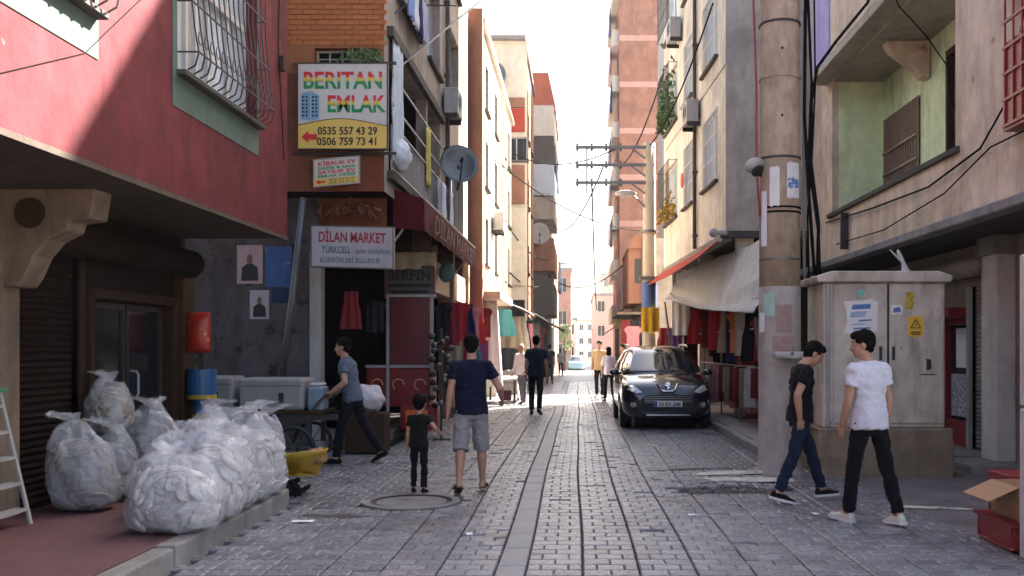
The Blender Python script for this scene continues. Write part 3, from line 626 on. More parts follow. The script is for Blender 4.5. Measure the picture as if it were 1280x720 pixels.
dish(-2.05, 51.6, 7.75, .55, (.1, -1, .1), 'large white dish on the dark balconies down the street', m_whited)
for i, (x, y, z, l) in enumerate([(-1.05, 55, 6.6, 'blue sheet hanging from the dark balcony house'), (-1.1, 53.5, 12.2, 'white sheet hanging from the dark balcony house')]):
    sheet('laundry', (x, y, z), (0, 1.8, 0), (0, 0, -1.8), m_cloth(['blue2', 'white2'][i], [(.2, .3, .45), (.65, .65, .68)][i]), l, 'laundry', .08, 3)
C4 = thing('brown_edge_house', 'narrow brown house edge at the far end of the left row', 'house', (-5, 75, -.4))
Fs = block(C4, -9, -1.7, 70, 86, -.6, 9.5, {'all': m_brick2})
# ---------------------------------------------------------------- far end of the street
def far_house(label, x0, x1, y0, y1, z1, mat, rows, cols, side=None, mat2=None):
    t = thing('far_house', label, 'house', ((x0 + x1) / 2, y0, -1), group='houses at the far end of the street')
    hs = []; W = x1 - x0; H = z1 + 1; 
    for i in range(rows):
        for j in range(cols):
            u = W * (j + .25) / cols; hs.append((u, u + W * .5 / cols, -1 + H * (i + .35) / rows, -1 + H * (i + .8) / rows))
    hd = {'near': hs}
    if side:
        L = y1 - y0; hd[side] = [(L * (j + .3) / 4, L * (j + .65) / 4, -1 + H * (i + .35) / rows, -1 + H * (i + .8) / rows) for i in range(rows) for j in range(4)]
    Fs = block(t, x0, x1, y0, y1, -1.1, z1, {'all': mat, 'near': mat2 or mat}, hd, depth=.2)
    for s in hd:
        for h in hd[s]: window(t, Fs[s], h, .18, m_white, m_glass, (2, 1), False)
    m = MB(); m.box(x0 - .15, x1 + .15, y0 - .15, y1 + .15, z1 + .002, z1 + .35); m.build('parapet', m_conc, t)
    return t
m_pink = M('pink_plaster', (.55, .33, .28), .9, .12, 2)
m_pale = M('pale_plaster', (.6, .55, .48), .9, .1, 2)
far_house('far brick tower house on the left where the street bends', -7, -.75, 112, 124, 10.6, m_pale, 3, 3, 'right', m_brick)
far_house('low pale far house left of the end of the street', -4.5, -.2, 150, 160, 6.0, m_pale, 2, 3)
far_house('pale far house closing the end of the street', -.1, 4.6, 175, 185, 6.4, m_pale, 3, 3)
far_house('pink far house right of the end of the street', 2.0, 7.5, 118, 140, 8.0, m_pink, 3, 3, 'left')
far_house('white far house standing behind the pink one', 3.2, 9, 150, 160, 9.8, m_pale, 4, 3, 'left')
far_house('tall pale far house rising left behind the dark balconies', -9, -2.1, 165, 180, 16, m_pale, 5, 3, 'right')
far_house('tall pale far house above the end of the street', 4.8, 12, 190, 200, 16, m_pink, 5, 4, 'left')
def tree(x, y, z0, h, r, label, n=900, mat=None):
    t = thing('street_tree', label, 'tree', (x, y, z0)); m = MB()
    m.tube([(x, y, z0), (x + .1, y, z0 + h * .3), (x - .05, y, z0 + h * .55), (x, y, z0 + h * .8)], [r * .12, r * .09, r * .06, r * .02], 8)
    for i in range(7):
        a = i * .9; m.tube([(x, y, z0 + h * (.35 + .05 * i)), (x + math.cos(a) * r * .6, y + math.sin(a) * r * .6, z0 + h * (.55 + .05 * i))], [r * .05, r * .015], 5)
    m.build('trunk', m_wood, t, smooth=True); m = MB(); cl = [(rnd.gauss(0, r * .45), rnd.gauss(0, r * .45), rnd.uniform(h * .45, h)) for _ in range(14)]
    for i in range(n):
        c = rnd.choice(cl); p = V((x + c[0], y + c[1], z0 + c[2])) + V((rnd.gauss(0, 1), rnd.gauss(0, 1), rnd.gauss(0, .8))) * r * .22
        a = V((rnd.gauss(0, 1), rnd.gauss(0, 1), rnd.gauss(0, 1))).normalized() * .14; b2 = a.cross(V((rnd.gauss(0, 1), 1, rnd.gauss(0, 1)))).normalized() * .07; m.quad(p - a, p - b2, p + a, p + b2)
    m.build('crown', mat or m_leaf, t); return t
tree(-1.35, 98, -.8, 4.6, .8, 'light green tree at the far left by the brick tower', 1500, M('leaf_light', (.16, .2, .06), .6, .3, 10, 0, island=.3))
# ---------------------------------------------------------------- right side: long cream house
Dd = thing('cream_corner_house', 'tall pale cream house with white barred windows above the grey tarpaulin', 'house', (6, 25, 0))
sk = -.05
hD = {'left': [(u, u2, z, z + 1.65) for z in (5.4, 8.2, 11.0, 13.8) for (u, u2) in ((1.0, 2.8), (4.2, 5.7), (6.9, 9.3))]}
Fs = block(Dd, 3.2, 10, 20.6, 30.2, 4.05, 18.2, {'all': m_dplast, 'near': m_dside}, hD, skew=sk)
FD = Fs['left']
for i, h in enumerate(hD['left']): window(Dd, FD, h, .14, m_bars, m_glassl, (2, 1), True, (.16, .02 if i % 3 < 2 else .25), gmat=m_bars if i % 3 < 2 else m_iron)
m = MB(); m.box(3.05, 10, 20.45, 20.58, 3.95, 4.1); m.build('ledge', m_concd, Dd)
m = MB(); m.fbox(FD, 0, 9.6, 3.9, 4.05, -.1, .1); m.build('ledge', m_conc, Dd)
m = MB(); m.fbox(FD, 0, .04, 4.1, 18.2, .001, .02); m.fbox(FD, -.02, 9.6, 7.7, 7.74, .001, .02); m.build('corner_trim', m_dside, Dd)
m = MB(); m.quad((5.6, 20.6, 0), (5.6, 30.2, 0), (5.6, 30.2, 4.05), (5.6, 20.6, 4.05)); m.quad((3.3, 30.2, 0), (5.6, 30.2, 0), (5.6, 30.2, 4), (3.3, 30.2, 4)); m.build('shop_back', m_darkwall, Dd)
for yy, xx in ((20.7, 3.45), (25.2, 3.2), (29.8, 2.95)): m = MB(); m.box(xx, xx + .35, yy, yy + .35, .1, 4.05); m.build('pillar', m_dplast, Dd)
for k, (u0, u1, zb, lab) in enumerate(((6.9, 9.3, 8.2, 'green plants trailing through the upper barred balcony of the cream house'), (6.9, 9.3, 5.4, 'yellow flowered plant in the lower barred balcony window'))):
    m = MB()
    for i in range(500 if k == 0 else 160):
        u = rnd.uniform(u0, u1); zz = zb + abs(rnd.gauss(0, .75 if k == 0 else .3)); p = fp(FD, u, zz, rnd.uniform(.02, .3)); a = V((rnd.gauss(0, 1), rnd.gauss(0, 1), rnd.gauss(0, 1))).normalized() * .08; b2 = a.cross(V((0, 1, rnd.gauss(0, 1)))).normalized() * .04; m.quad(p - a, p - b2, p + a, p + b2)
    tag(m.build('balcony_plant', m_leaf if k == 0 else m_yel), lab, 'plant', kind='stuff')
o = MB(); o.disc(fp(FD, 5.2, 6.1, .12), .2, FD[2], .03, 20); tag(o.build('round_sign', m_redp), 'small round red sign hung below the cream house windows', 'sign')
# tarpaulin and awning of the cream house
Aq, Bq, Cq, Dq = V((3.75, 16.7, 3.72)), V((2.92, 28, 3.78)), V((2.98, 16.2, 2.12)), V((2.36, 26, 2.85))
def tarp(u, v):
    p = (Aq * (1 - u) + Bq * u) * (1 - v) + (Cq * (1 - u) + Dq * u) * v
    p.z -= .5 * math.sin(math.pi * v) * (.35 + .65 * math.sin(math.pi * u)) + .0 ; p.z += .22 * (abs(u - .45) ** 1.4) * v
    p.z += .075 * math.sin(v * 15 + u * 4 + 1.5 * wob(u * 2, v * 2, 5)) * math.sin(math.pi * v) ** .5 * (1 - u * .6) + (.07 * wob(u * 5, v * 4, 3) + .03 * wob(u * 13, v * 11, 6)) * (1 - v ** 4 * .8)
    p.x += (.06 * math.sin(v * 11 + u * 5) * .6 + .04 * wob(u * 7, v * 6, 8)) * (1 - v ** 4 * .8); return p
m = MB(); m.grid(tarp, 60, 40); tag(m.build('tarpaulin', m_tarp, smooth=True, solid=.006), 'sagging grey canvas tarpaulin stretched over the pavement behind the pole', 'tarpaulin')
m = MB(); m.grid(lambda u, v: V((3.14 - .05 * 9 * u - .55 * v, 21 + 9 * u, 4.0 - .45 * v - .06 * math.sin(u * 3.14) * v)), 20, 4); tag(m.build('awning', m_orangeawn, solid=.01), 'orange-red awning strip above the grey tarpaulin', 'awning')
m = MB(); m.tube([(3.15, 20.4, 4.05), (2.9, 20.2, 4.02)], .05, 8); m.ball((2.86, 20.2, 4.02), .1, 12, 8); tag(m.build('wall_lamp', m_whited), 'small globe lamp on the corner above the tarpaulin', 'lamp')
for i, (p, q) in enumerate((((3.0, 16.2, 2.12), (3.2, 16.3, .12)), ((2.36, 26, 2.85), (2.75, 26.2, .12)))):
    m = MB(); m.tube([p, q], .025, 8); tag(m.build('awning_pole', m_grey), ['thin metal pole holding the near end of the tarpaulin', 'thin metal pole holding the far end of the tarpaulin'][i], 'pole')
# low balcony house beyond and the brick tower
Ff = thing('bay_house', 'low house with brown bay windows beyond the cream house on the right', 'house', (5, 38, 0))
hh = {'left': [(u, u + 1.2, z, z + 1.5) for z in (4.2,) for u in (.5, 2.4, 4.3)]}
Fs = block(Ff, 2.62, 9, 38.5, 44.6, 0, 6.0, {'all': m_beige}, hh, skew=-.02)
for h in hh['left']: window(Ff, Fs['left'], h, .15, m_white, m_glass, (2, 1))
for i, yv in enumerate((38.7, 41.6)):
    m = MB(); m.box(2.05, 2.62, yv, yv + 2.2, 3.4, 5.6); bx = m.build('bay_window', m_brick2 if i == 0 else m_oxide, Ff)
    m = MB(); m.box(2.3, 2.55, yv - .012, yv - .002, 4.2, 5.2); m.build('pane', m_glass, bx)
    m = MB(); m.prism([(2.0, 5.6), (2.66, 5.6), (2.66, 6.15), (2.3, 6.15)], FR((0, yv - .1, 0), (1, 0, 0), (0, 1, 0)), 0, 2.4); m.build('bay_roof', m_brick2, bx)
m = MB(); m.box(1.6, 2.62, 38.6, 44.4, 2.95, 3.05); m.build('canopy', m_cream, Ff)
m = MB(); m.box(1.75, 2.5, 44.1, 44.4, 2.5, 3.2); m.build('shop_sign_box', M('fascia_yellow', (.6, .45, .2)), Ff)
Gg = thing('brick_tower', 'tall pinkish brick apartment tower rising over the right side', 'tower', (6, 66, 0))
hh = {'left': [(u, u + 1.5, z, z + 1.4) for z in [4 + 2.9 * k for k in range(8)] for u in (1.0, 4.5, 8.0)], 'near': [(2.6, 3.3, z, z + 1.2) for z in (8.0, 13.8, 19.6)]}
Fs = block(Gg, 2.62, 9.5, 60, 71, -.3, 29, {'all': m_brick}, hh)
for s in hh:
    for h in hh[s]: window(Gg, Fs[s], h, .15, m_white, m_glass, (2, 1), s == 'left')
for k in range(9):
    m = MB(); m.box(2.615, 9.51, 59.98, 60.0, 3.4 + 2.9 * k, 3.75 + 2.9 * k); m.build('floor_band', m_pink, Gg)
    if k < 8:
        m = MB(); m.box(2.2, 2.62, 60.6, 70.5, 3.3 + 2.9 * k, 4.3 + 2.9 * k); m.build('balcony', m_pale, Gg)
cl = [(.2, .25, .5), (.65, .65, .7), (.5, .5, .6), (.06, .07, .2), (.6, .3, .3)]
for k in range(6):
    sheet('laundry', (2.15, 60.8 + (k % 3) * 1.4, 9.7 + 2.9 * k), (0, 1.6, 0), (0, 0, -1.6), m_cloth('far%d' % (k % 5), cl[k % 5]), ['blue', 'white', 'pale lilac', 'dark navy', 'pink', 'deep blue'][k] + ' laundry on the tower balcony, floor %s' % ['two', 'three', 'four', 'five', 'six', 'seven'][k], 'laundry', .08, 3)
C5 = thing('upper_cream_house', 'cream upper storey with wooden window beside the brick tower', 'house', (8, 48, 0))
hh = {'near': [(.3, 1.0, 14.6, 16.2)]}
Fs = block(C5, 4.35, 6.3, 46, 52, 0, 22, {'all': m_cplast}, hh)
window(C5, Fs['near'], hh['near'][0], .15, m_wood, m_glass, (2, 1))
m = MB(); m.box(4.33, 6.3, 45.98, 46, 13.2, 17.4); m.build('brick_band', m_brick, C5)
R2 = thing('far_right_house', 'dark shop house below the tower farther down the right side', 'house', (5, 50, 0))
hh = {'left': [(u, u + 1.2, 3.6, 4.8) for u in (1, 4, 7, 10)]}
Fs = block(R2, 2.35, 4.7, 45, 59.5, -.3, 6.0, {'all': m_pink}, hh)
for h in hh['left']: window(R2, Fs['left'], h, .15, m_white, m_glass, (2, 1))
m = MB(); m.grid(lambda u, v: V((2.35 - 1.0 * u, 45.5 + 8 * v, 3.0 - .7 * u)), 4, 8); tag(m.build('awning', M('black_awning', (.03, .03, .03)), solid=.02), 'small dark awning over the far right shops', 'awning')
# ---------------------------------------------------------------- right foreground house with green balcony
E = thing('green_balcony_house', 'tan plastered house with light green recessed balcony on the right', 'house', (7, 14, 0))
FEW = FR((4.8, 0, 0), (0, 1, 0), (-1, 0, 0))
hE = [(12.2, 18.1, 4.12, 6.62)]
m = MB(); facade(m, FEW, 8, 19.9, 3.2, 6.62, hE, .12); m.build('wall', m_eplast, E)
m = MB(); facade(m, FEW, 8, 19.9, 6.62, 10.6, [], .1); m.build('wall', m_eplast, E)
m = MB(); m.quad((4.8, 19.9, 0), (10, 19.9, 0), (10, 19.9, 10.6), (4.8, 19.9, 10.6)); m.quad((4.8, 8, 3.2), (10, 8, 3.2), (10, 8, 10.6), (4.8, 8, 10.6)); m.build('wall', m_eplast, E)
m = MB(); m.box(4.7, 10, 7.9, 20, 10.6, 10.75); m.build('roof', m_conc, E)
m = MB(); FBW = FR((5.75, 0, 0), (0, 1, 0), (-1, 0, 0)); facade(m, FBW, 12.2, 18.1, 4.12, 6.62, [(16.1, 17.9, 4.45, 5.85), (14.2, 14.9, 4.13, 6.2)], .12)
m.quad((4.921, 18.1, 4.122), (5.75, 18.1, 4.122), (5.75, 18.1, 6.618), (4.921, 18.1, 6.618)); m.quad((4.921, 12.2, 4.122), (5.75, 12.2, 4.122), (5.75, 12.2, 6.618), (4.921, 12.2, 6.618)); m.build('balcony_wall', m_egreen, E)
m = MB(); m.quad((4.8, 12.2, 4.126), (5.75, 12.2, 4.126), (5.75, 18.1, 4.126), (4.8, 18.1, 4.126)); m.build('balcony_floor', m_concd, E)
m = MB(); m.quad((4.8, 12.2, 6.615), (5.75, 12.2, 6.615), (5.75, 18.1, 6.615), (4.8, 18.1, 6.615)); m.build('balcony_ceiling', m_pale_soffit, E)
wdo = window(E, FBW, (16.1, 17.9, 4.45, 5.85), .1, m_wood, m_glass, (3, 2), True, None, fw=.06)
m = MB()
for i in range(15): u = 16.12 + 1.76 * i / 14; m.fbox(FBW, u - .018, u + .018, 4.46, 5.84, .02, .05)
for z in (4.8, 5.2): m.fbox(FBW, 16.1, 17.9, z - .02, z + .02, .05, .075)
m.build('grille', M('brown_bars', (.24, .16, .12), .6, .2, 9), wdo)
m = MB(); m.fbox(FBW, 14.2, 14.28, 4.13, 6.2, -.05, .04); m.fbox(FBW, 14.82, 14.9, 4.13, 6.2, -.05, .04); m.fbox(FBW, 14.28, 14.82, 6.1, 6.2, -.05, .04); m.fbox(FBW, 14.28, 14.82, 4.13, 6.1, -.08, -.05); m.build('balcony_door', m_wood, E)
m = MB(); m.fbox(FEW, 12.05, 18.3, 4.06, 4.14, -.1, .06); m.build('balcony_edge', m_concd, E, bevel=.01)
m = MB(); m.prism([(0, 6.6), (.0, 6.0), (.12, 6.02), (.2, 6.14), (.34, 6.25), (.5, 6.36), (.62, 6.46), (.7, 6.6)], FR((5.73, 15.6, 0), (-1, 0, 0), (0, 1, 0)), 0, .28); m.build('corbel', m_eplast, E, bevel=.01)
m = MB(); m.box(4.45, 4.799, 12.25, 18.45, 6.64, 6.78); m.build('upper_slab', m_pale_soffit, E, bevel=.01)
m = MB(); m.box(4.45, 4.56, 12.25, 16.9, 6.782, 7.7); m.build('upper_parapet', m_eplast, E)
m = MB(); m.box(4.5, 4.799, 17.2, 18.4, 6.782, 9.6); m.build('upper_wall', m_lav, E)
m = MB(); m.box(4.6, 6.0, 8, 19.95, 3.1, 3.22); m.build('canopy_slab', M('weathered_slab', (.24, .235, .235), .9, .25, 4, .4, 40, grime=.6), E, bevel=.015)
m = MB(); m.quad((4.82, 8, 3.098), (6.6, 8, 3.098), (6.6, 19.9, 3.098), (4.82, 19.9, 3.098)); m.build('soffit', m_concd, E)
FSH = FR((5.8, 0, 0), (0, 1, 0), (-1, 0, 0))
m = MB(); facade(m, FSH, 8, 19.9, 0, 3.098, [(13.25, 14.1, .12, 2.5), (14.2, 16.1, .12, 2.05)], .15); m.build('wall', M('shop_wall', (.3, .25, .2), .85, .15, 5, .2, grime=.4), E)
m = MB(); m.box(5.55, 5.799, 12.7, 13.2, .05, 3.09); m.build('column', M('pale_column', (.6, .58, .54), .85, .12, 5, .2, grime=.4), E, bevel=.01)
m = MB(); m.box(5.5, 5.85, 12.65, 13.25, 2.85, 3.095); m.build('column_cap', m_conc, E)
m = MB(); m.tube([(5.6, 13.25, 2.75), (5.6, 16.3, 2.75)], .15, 16); m.build('shutter_drum', m_shut, E, smooth=True)
m = MB(); m.quad((4.801, 8, 0), (4.801, 9.6, 0), (4.801, 9.6, 3.1), (4.801, 8, 3.1)); m.quad((4.801, 9.6, 0), (5.8, 9.6, 0), (5.8, 9.6, 3.1), (4.801, 9.6, 3.1)); m.build('wall', m_eplast, E)
s3 = thing('roller_shutter', 'closed grey roller shutter between the shop door and the white column', 'shutter', (5.85, 13.7, .12)); z = .13
while z < 2.46:
    m = MB(); m.loft([[V((5.86 - .02 * math.sin(math.pi * k / 5), yy, z + .06 * k / 5)) for k in range(6)] + [V((5.89, yy, z + .06)), V((5.89, yy, z))] for yy in (13.26, 14.09)]); m.build('slat', m_shut, s3); z += .064
m = MB(); m.box(5.74, 5.86, 14.1, 14.19, .1, 2.5); m.build('guide_rail', m_whited, s3)
sd = thing('shop_door', 'red framed glazed shop door with printed film behind the cabinet', 'door', (5.85, 15.1, .12))
m = MB()
for q in ((14.2, 14.28, .12, 2.05), (15.08, 15.17, .12, 2.05), (16.02, 16.1, .12, 2.05), (14.28, 16.02, 1.95, 2.05), (14.28, 16.02, .12, .5)): m.fbox(FSH, *q, -.1, .02)
m.build('door_frame', m_redpaint, sd)
m = MB(); m.fbox(FSH, 14.28, 16.02, .5, 1.95, -.08, -.07); m.build('pane', m_glass, sd)
m = MB(); m.fbox(FSH, 14.3, 15.06, .55, 1.2, -.066, -.062); m.build('printed_film', M('film_print', (.25, .24, .3), .5, .3, 60, 0, patch=((.65, .62, .62), .52, 22)), sd)
m = MB(); m.fbox(FSH, 14.45, 14.85, 1.3, 1.9, -.06, -.056); m.build('notice', m_paper, sd)
m = MB(); m.fbox(FSH, 14.2, 16.1, 2.07, 2.2, .0, .3); m.build('door_awning', m_redpaint, sd)
m = MB()
for i in range(8): z = 4.0 + .28 * i; m.bar((4.62, 9.55, z), (4.62, 10.42, z), .03); 
for i in range(5): m.bar((4.62, 9.58 + .2 * i, 4.0), (4.62, 9.58 + .2 * i, 7.0), .02)
m.box(4.63, 4.79, 9.5, 10.45, 3.95, 4.9); m.box(4.5, 4.79, 9.45, 10.5, 5.45, 5.5); tag(m.build('window_guard', m_redpaint), 'dark red iron window guard at the right edge above', 'grille')
for i, (pts, r, lab) in enumerate([
    ([(4.76, 18.4, 4.0), (4.74, 15.5, 3.85), (4.75, 13, 3.78), (4.74, 11.3, 3.95), (4.72, 10.4, 4.4), (4.7, 10.1, 5.2)], .014, 'black cable running along the tan wall under the green balcony'),
    ([(4.74, 17.6, 3.5), (4.72, 14.8, 3.42), (4.74, 12.4, 3.6), (4.73, 11.0, 3.9), (4.72, 9.9, 3.9)], .01, 'second thin cable sagging above the grey canopy slab'),
    ([(4.42, 13.6, 8.5), (4.42, 13.7, 6.9), (4.6, 13.75, 6.5), (5.0, 13.8, 6.1), (5.4, 14.0, 5.7), (5.5, 14.1, 5.2), (5.5, 13.8, 5.0)], .01, 'dangling cable in front of the green balcony')]):
    m = MB(); m.tube(pts, r, 6); tag(m.build('cable', m_wire, smooth=True), lab, 'cable')
m = MB(); m.box(4.66, 4.8, 17.0, 17.06, 3.35, 4.0); tag(m.build('wall_bracket', m_iron), 'short black bracket on the tan wall above the cabinet', 'bracket')
# ---------------------------------------------------------------- signs
def framed(name, F, u0, u1, z0, z1, label, face, edge, t=.05, tilt=0.):
    s = thing(name, label, 'sign', fp(F, (u0 + u1) / 2, z0)); m = MB(); m.fbox(F, u0, u1, z0, z1, 0, t); m.build('panel', face, s)
    m = MB(); e = .018
    for q in ((u0 - e, u1 + e, z0 - e, z0), (u0 - e, u1 + e, z1, z1 + e), (u0 - e, u0, z0, z1), (u1, u1 + e, z0, z1)): m.fbox(F, *q, -.005, t + .008)
    m.build('frame', edge, s); return s
m_signw = M('sign_white', (.6, .59, .55), .45, .05, 4, 0, grime=.15)
m_signy = M('sign_yellow', (.72, .52, .12), .45, .06, 4, 0)
def ramp_mat(name, z0, z1, cols):
    m = bpy.data.materials.new(name); m.use_nodes = True; n = m.node_tree.nodes; l = m.node_tree.links; p = n['Principled BSDF']
    tc = n.new('ShaderNodeTexCoord'); sp = n.new('ShaderNodeSeparateXYZ'); l.new(tc.outputs['Object'], sp.inputs[0]); mr = n.new('ShaderNodeMapRange'); mr.inputs[1].default_value = z0; mr.inputs[2].default_value = z1
    l.new(sp.outputs[2], mr.inputs[0]); cr = n.new('ShaderNodeValToRGB'); l.new(mr.outputs[0], cr.inputs[0]); l.new(cr.outputs[0], p.inputs['Base Color']); p.inputs['Roughness'].default_value = .5
    e = cr.color_ramp.elements; e[0].position = cols[0][0]; e[0].color = (*cols[0][1], 1); e[1].position = cols[1][0]; e[1].color = (*cols[1][1], 1)
    for q, c in cols[2:]: k = e.new(q); k.color = (*c, 1)
    return m
FSg = FR((0, 14.25, 0), (1, 0, 0), (0, -1, 0))
sg = framed('shop_sign', FSg, -4.13, -2.82, 4.55, 5.8, 'large white and yellow estate agent sign reading BERITAN EMLAK on the orange wall', m_signw, m_iron, .06)
tri = [(0, (.01, .25, .08)), (.38, (.01, .25, .08)), (.46, (.7, .5, .04)), (.6, (.7, .5, .04)), (.68, (.6, .03, .04)), (1, (.6, .03, .04))]
text('BERITAN', FSg, -3.47, 5.44, .25, ramp_mat('tricolour_a', 5.44 - 4.55, 5.69 - 4.55, tri), sg, .064, width=1.16, bold=.009)
text('EMLAK', FSg, -3.28, 5.09, .25, ramp_mat('tricolour_b', 5.09 - 4.55, 5.34 - 4.55, tri), sg, .064, width=.86, bold=.009)
m = MB(); k = 24; m.add([fp(FSg, -4.13 + 1.31 * i / k, z, .0625) for i in range(k + 1) for z in (4.55, 4.93 + .06 * math.sin(i / k * 4.6 - .6))], [(2 * i, 2 * i + 2, 2 * i + 3, 2 * i + 1) for i in range(k)]); m.build('yellow_field', m_signy, sg)
m = MB(); m.tube([fp(FSg, -4.13 + 1.31 * i / k, 4.93 + .06 * math.sin(i / k * 4.6 - .6), .064) for i in range(k + 1)], .006, 4); m.build('wave_line', m_oxide, sg)
text('0535 557 43 29', FSg, -3.4, 4.755, .115, m_blackp, sg, .068, width=.88, bold=.003); text('0506 759 73 41', FSg, -3.4, 4.6, .115, m_blackp, sg, .068, width=.88, bold=.003)
m = MB(); m.prism([(-4.08, 4.72), (-3.98, 4.81), (-3.98, 4.76), (-3.85, 4.76), (-3.85, 4.68), (-3.98, 4.68), (-3.98, 4.63)], FSg, 0, .07); m.build('arrow', m_redp, sg)
m = MB(); m.prism([(-4.09, 4.98), (-4.09, 5.36), (-3.95, 5.4), (-3.95, 4.96)], FSg, 0, .066); m.prism([(-3.94, 4.96), (-3.94, 5.4), (-3.82, 5.33), (-3.82, 4.98)], FSg, 0, .066); tw = m.build('tower_picture', M('tower_blue', (.2, .38, .55), .5), sg)
m = MB()
for i in range(6):
    for j, u in enumerate((-4.07, -4.02, -3.925, -3.875)): m.fbox(FSg, u, u + .03, 5.02 + .055 * i, 5.05 + .055 * i, .066, .069)
m.build('tower_windows', m_blackp, sg)
m = MB(); m.bar((-4.25, 14.36, 5.84), (-2.7, 14.3, 5.84), .04); m.build('bracket', m_iron, sg); m = MB(); m.bar((-4.25, 14.36, 4.5), (-2.7, 14.3, 4.5), .04); m.build('bracket', m_iron, sg)
s2 = framed('shop_sign', FR((0, 14.3, 0), V((1, 0, .09)), (0, -1, 0)), -3.93, -3.27, 4.36, 4.74, 'small tilted white sign hung under the estate agent sign', m_signw, m_whited, .02)
F2 = FR((0, 14.3, 0), V((1, 0, .09)), (0, -1, 0))
for b_, z, h, mt in (('KİRALIK EV', 4.655, .055, m_redp), ('DAİRE & ARSA', 4.595, .04, m_greenp), ('SATILIK EV', 4.53, .05, m_redp), ('EMLAK OFİSİ', 4.475, .04, m_greenp)): text(b_, F2, -3.6, z, h, mt, s2, .024, width=.56, bold=.002)
m = MB(); m.fbox(F2, -3.93, -3.27, 4.36, 4.46, .021, .0225); m.build('yellow_field', m_signy, s2)
text('0535 557 43 29', F2, -3.52, 4.415, .035, m_blackp, s2, .026, width=.38); text('0506 759 73 41', F2, -3.52, 4.37, .035, m_blackp, s2, .026, width=.38)
m = MB(); m.prism([(-3.91, 4.41), (-3.85, 4.45), (-3.85, 4.425), (-3.77, 4.425), (-3.77, 4.395), (-3.85, 4.395), (-3.85, 4.37)], F2, 0, .027); m.build('arrow', m_redp, s2)
F3 = FR((0, 14.1, 0), V((1, 0, -.025)), (0, -1, 0))
s4 = framed('shop_sign', F3, -3.88, -2.7, 2.7, 3.28, 'grey-white sign reading DİLAN MARKET over the market doorway', M('sign_grey', (.38, .36, .39), .4, .06, 4, 0, grime=.3), m_grey, .1)
text('DİLAN MARKET', F3, -3.29, 3.06, .15, M('sign_maroon', (.3, .02, .04), .5), s4, .105, width=.98, bold=.004)
text('TÜRKCELL', F3, -3.52, 2.9, .1, M('sign_teal', (.06, .14, .17), .5), s4, .105, width=.42, bold=.002)
text('avea vodafone', F3, -2.99, 2.9, .09, M('sign_teal', (.06, .14, .17)), s4, .105, width=.5, shear=.2)
text('KONTÖRLERİ BULUNUR', F3, -3.32, 2.76, .075, M('sign_teal', (.06, .14, .17)), s4, .105, width=.88, bold=.001)
F4 = FR((0, 18.1, 0), (1, 0, 0), (0, -1, 0))
s5 = framed('shop_sign', F4, -3.6, -2.7, 2.55, 3.12, 'dark hanging sign reading BERFİN beyond the market sign', M('sign_dark', (.1, .085, .085), .5, .1, 5, 0), m_oxide, .12)
text('BERFİN', F4, -3.15, 2.87, .19, m_blackp, s5, .124, width=.78, bold=.006)
m = MB(); m.fbox(F4, -3.55, -2.75, 2.74, 2.8, .12, .123); m.fbox(F4, -3.5, -2.8, 2.62, 2.68, .12, .123); m.build('stripe', m_blackp, s5)
# posters
FP = FR((0, 14.95, 0), (1, 0, 0), (0, -1, 0))
def poster(u0, u1, z0, z1, bgm, label, fig=True, fc=None, kind='poster'):
    t = thing('poster', label, 'poster', fp(FP, (u0 + u1) / 2, z0)); m = MB(); m.grid(lambda a, b: fp(FP, u0 + (u1 - u0) * a, z0 + (z1 - z0) * b, .012 + .006 * wob(a * 3, b * 3, u0 * 7)), 8, 8); m.build('sheet', bgm, t, solid=.002)
    c, w_, h = (u0 + u1) / 2, u1 - u0, z1 - z0
    if fig:
        m = MB(); m.prism([(c - w_ * .33, z0 + h * .08), (c + w_ * .33, z0 + h * .08), (c + w_ * .3, z0 + h * .42), (c + w_ * .1, z0 + h * .52), (c - w_ * .1, z0 + h * .52), (c - w_ * .3, z0 + h * .42)], FP, 0, .022); m.build('torso_print', fc or m_blackp, t)
        m = MB(); m.prism([(c + w_ * .11 * math.cos(a), z0 + h * .64 + h * .13 * math.sin(a)) for a in [k * .524 for k in range(12)]], FP, 0, .022); m.build('head_print', M('print_tan', (.2, .11, .08), .7), t)
    return t
m_ppink = M('print_pink', (.45, .33, .35), .7, .15, 14, 0); m_pblue = M('print_blue', (.06, .13, .3), .7, .25, 10, 0, patch=((.3, .36, .45), .6, 7)); m_pgrey = M('print_grey', (.4, .38, .42), .7, .15, 14, 0)
poster(-5.3, -4.9, 2.6, 3.2, m_ppink, 'pale pink poster with a standing figure, leftmost on the dirty wall')
poster(-4.86, -4.45, 2.55, 3.18, m_pblue, 'blue poster right of the pink one on the dirty wall', False)
poster(-5.1, -4.8, 2.05, 2.5, m_pgrey, 'small grey poster with dark figure below the blue poster')
poster(-4.75, -4.4, 2.3, 2.53, M('print_navy', (.03, .05, .1), .7, .2, 10, 0), 'torn dark strip of poster under the blue one', False)
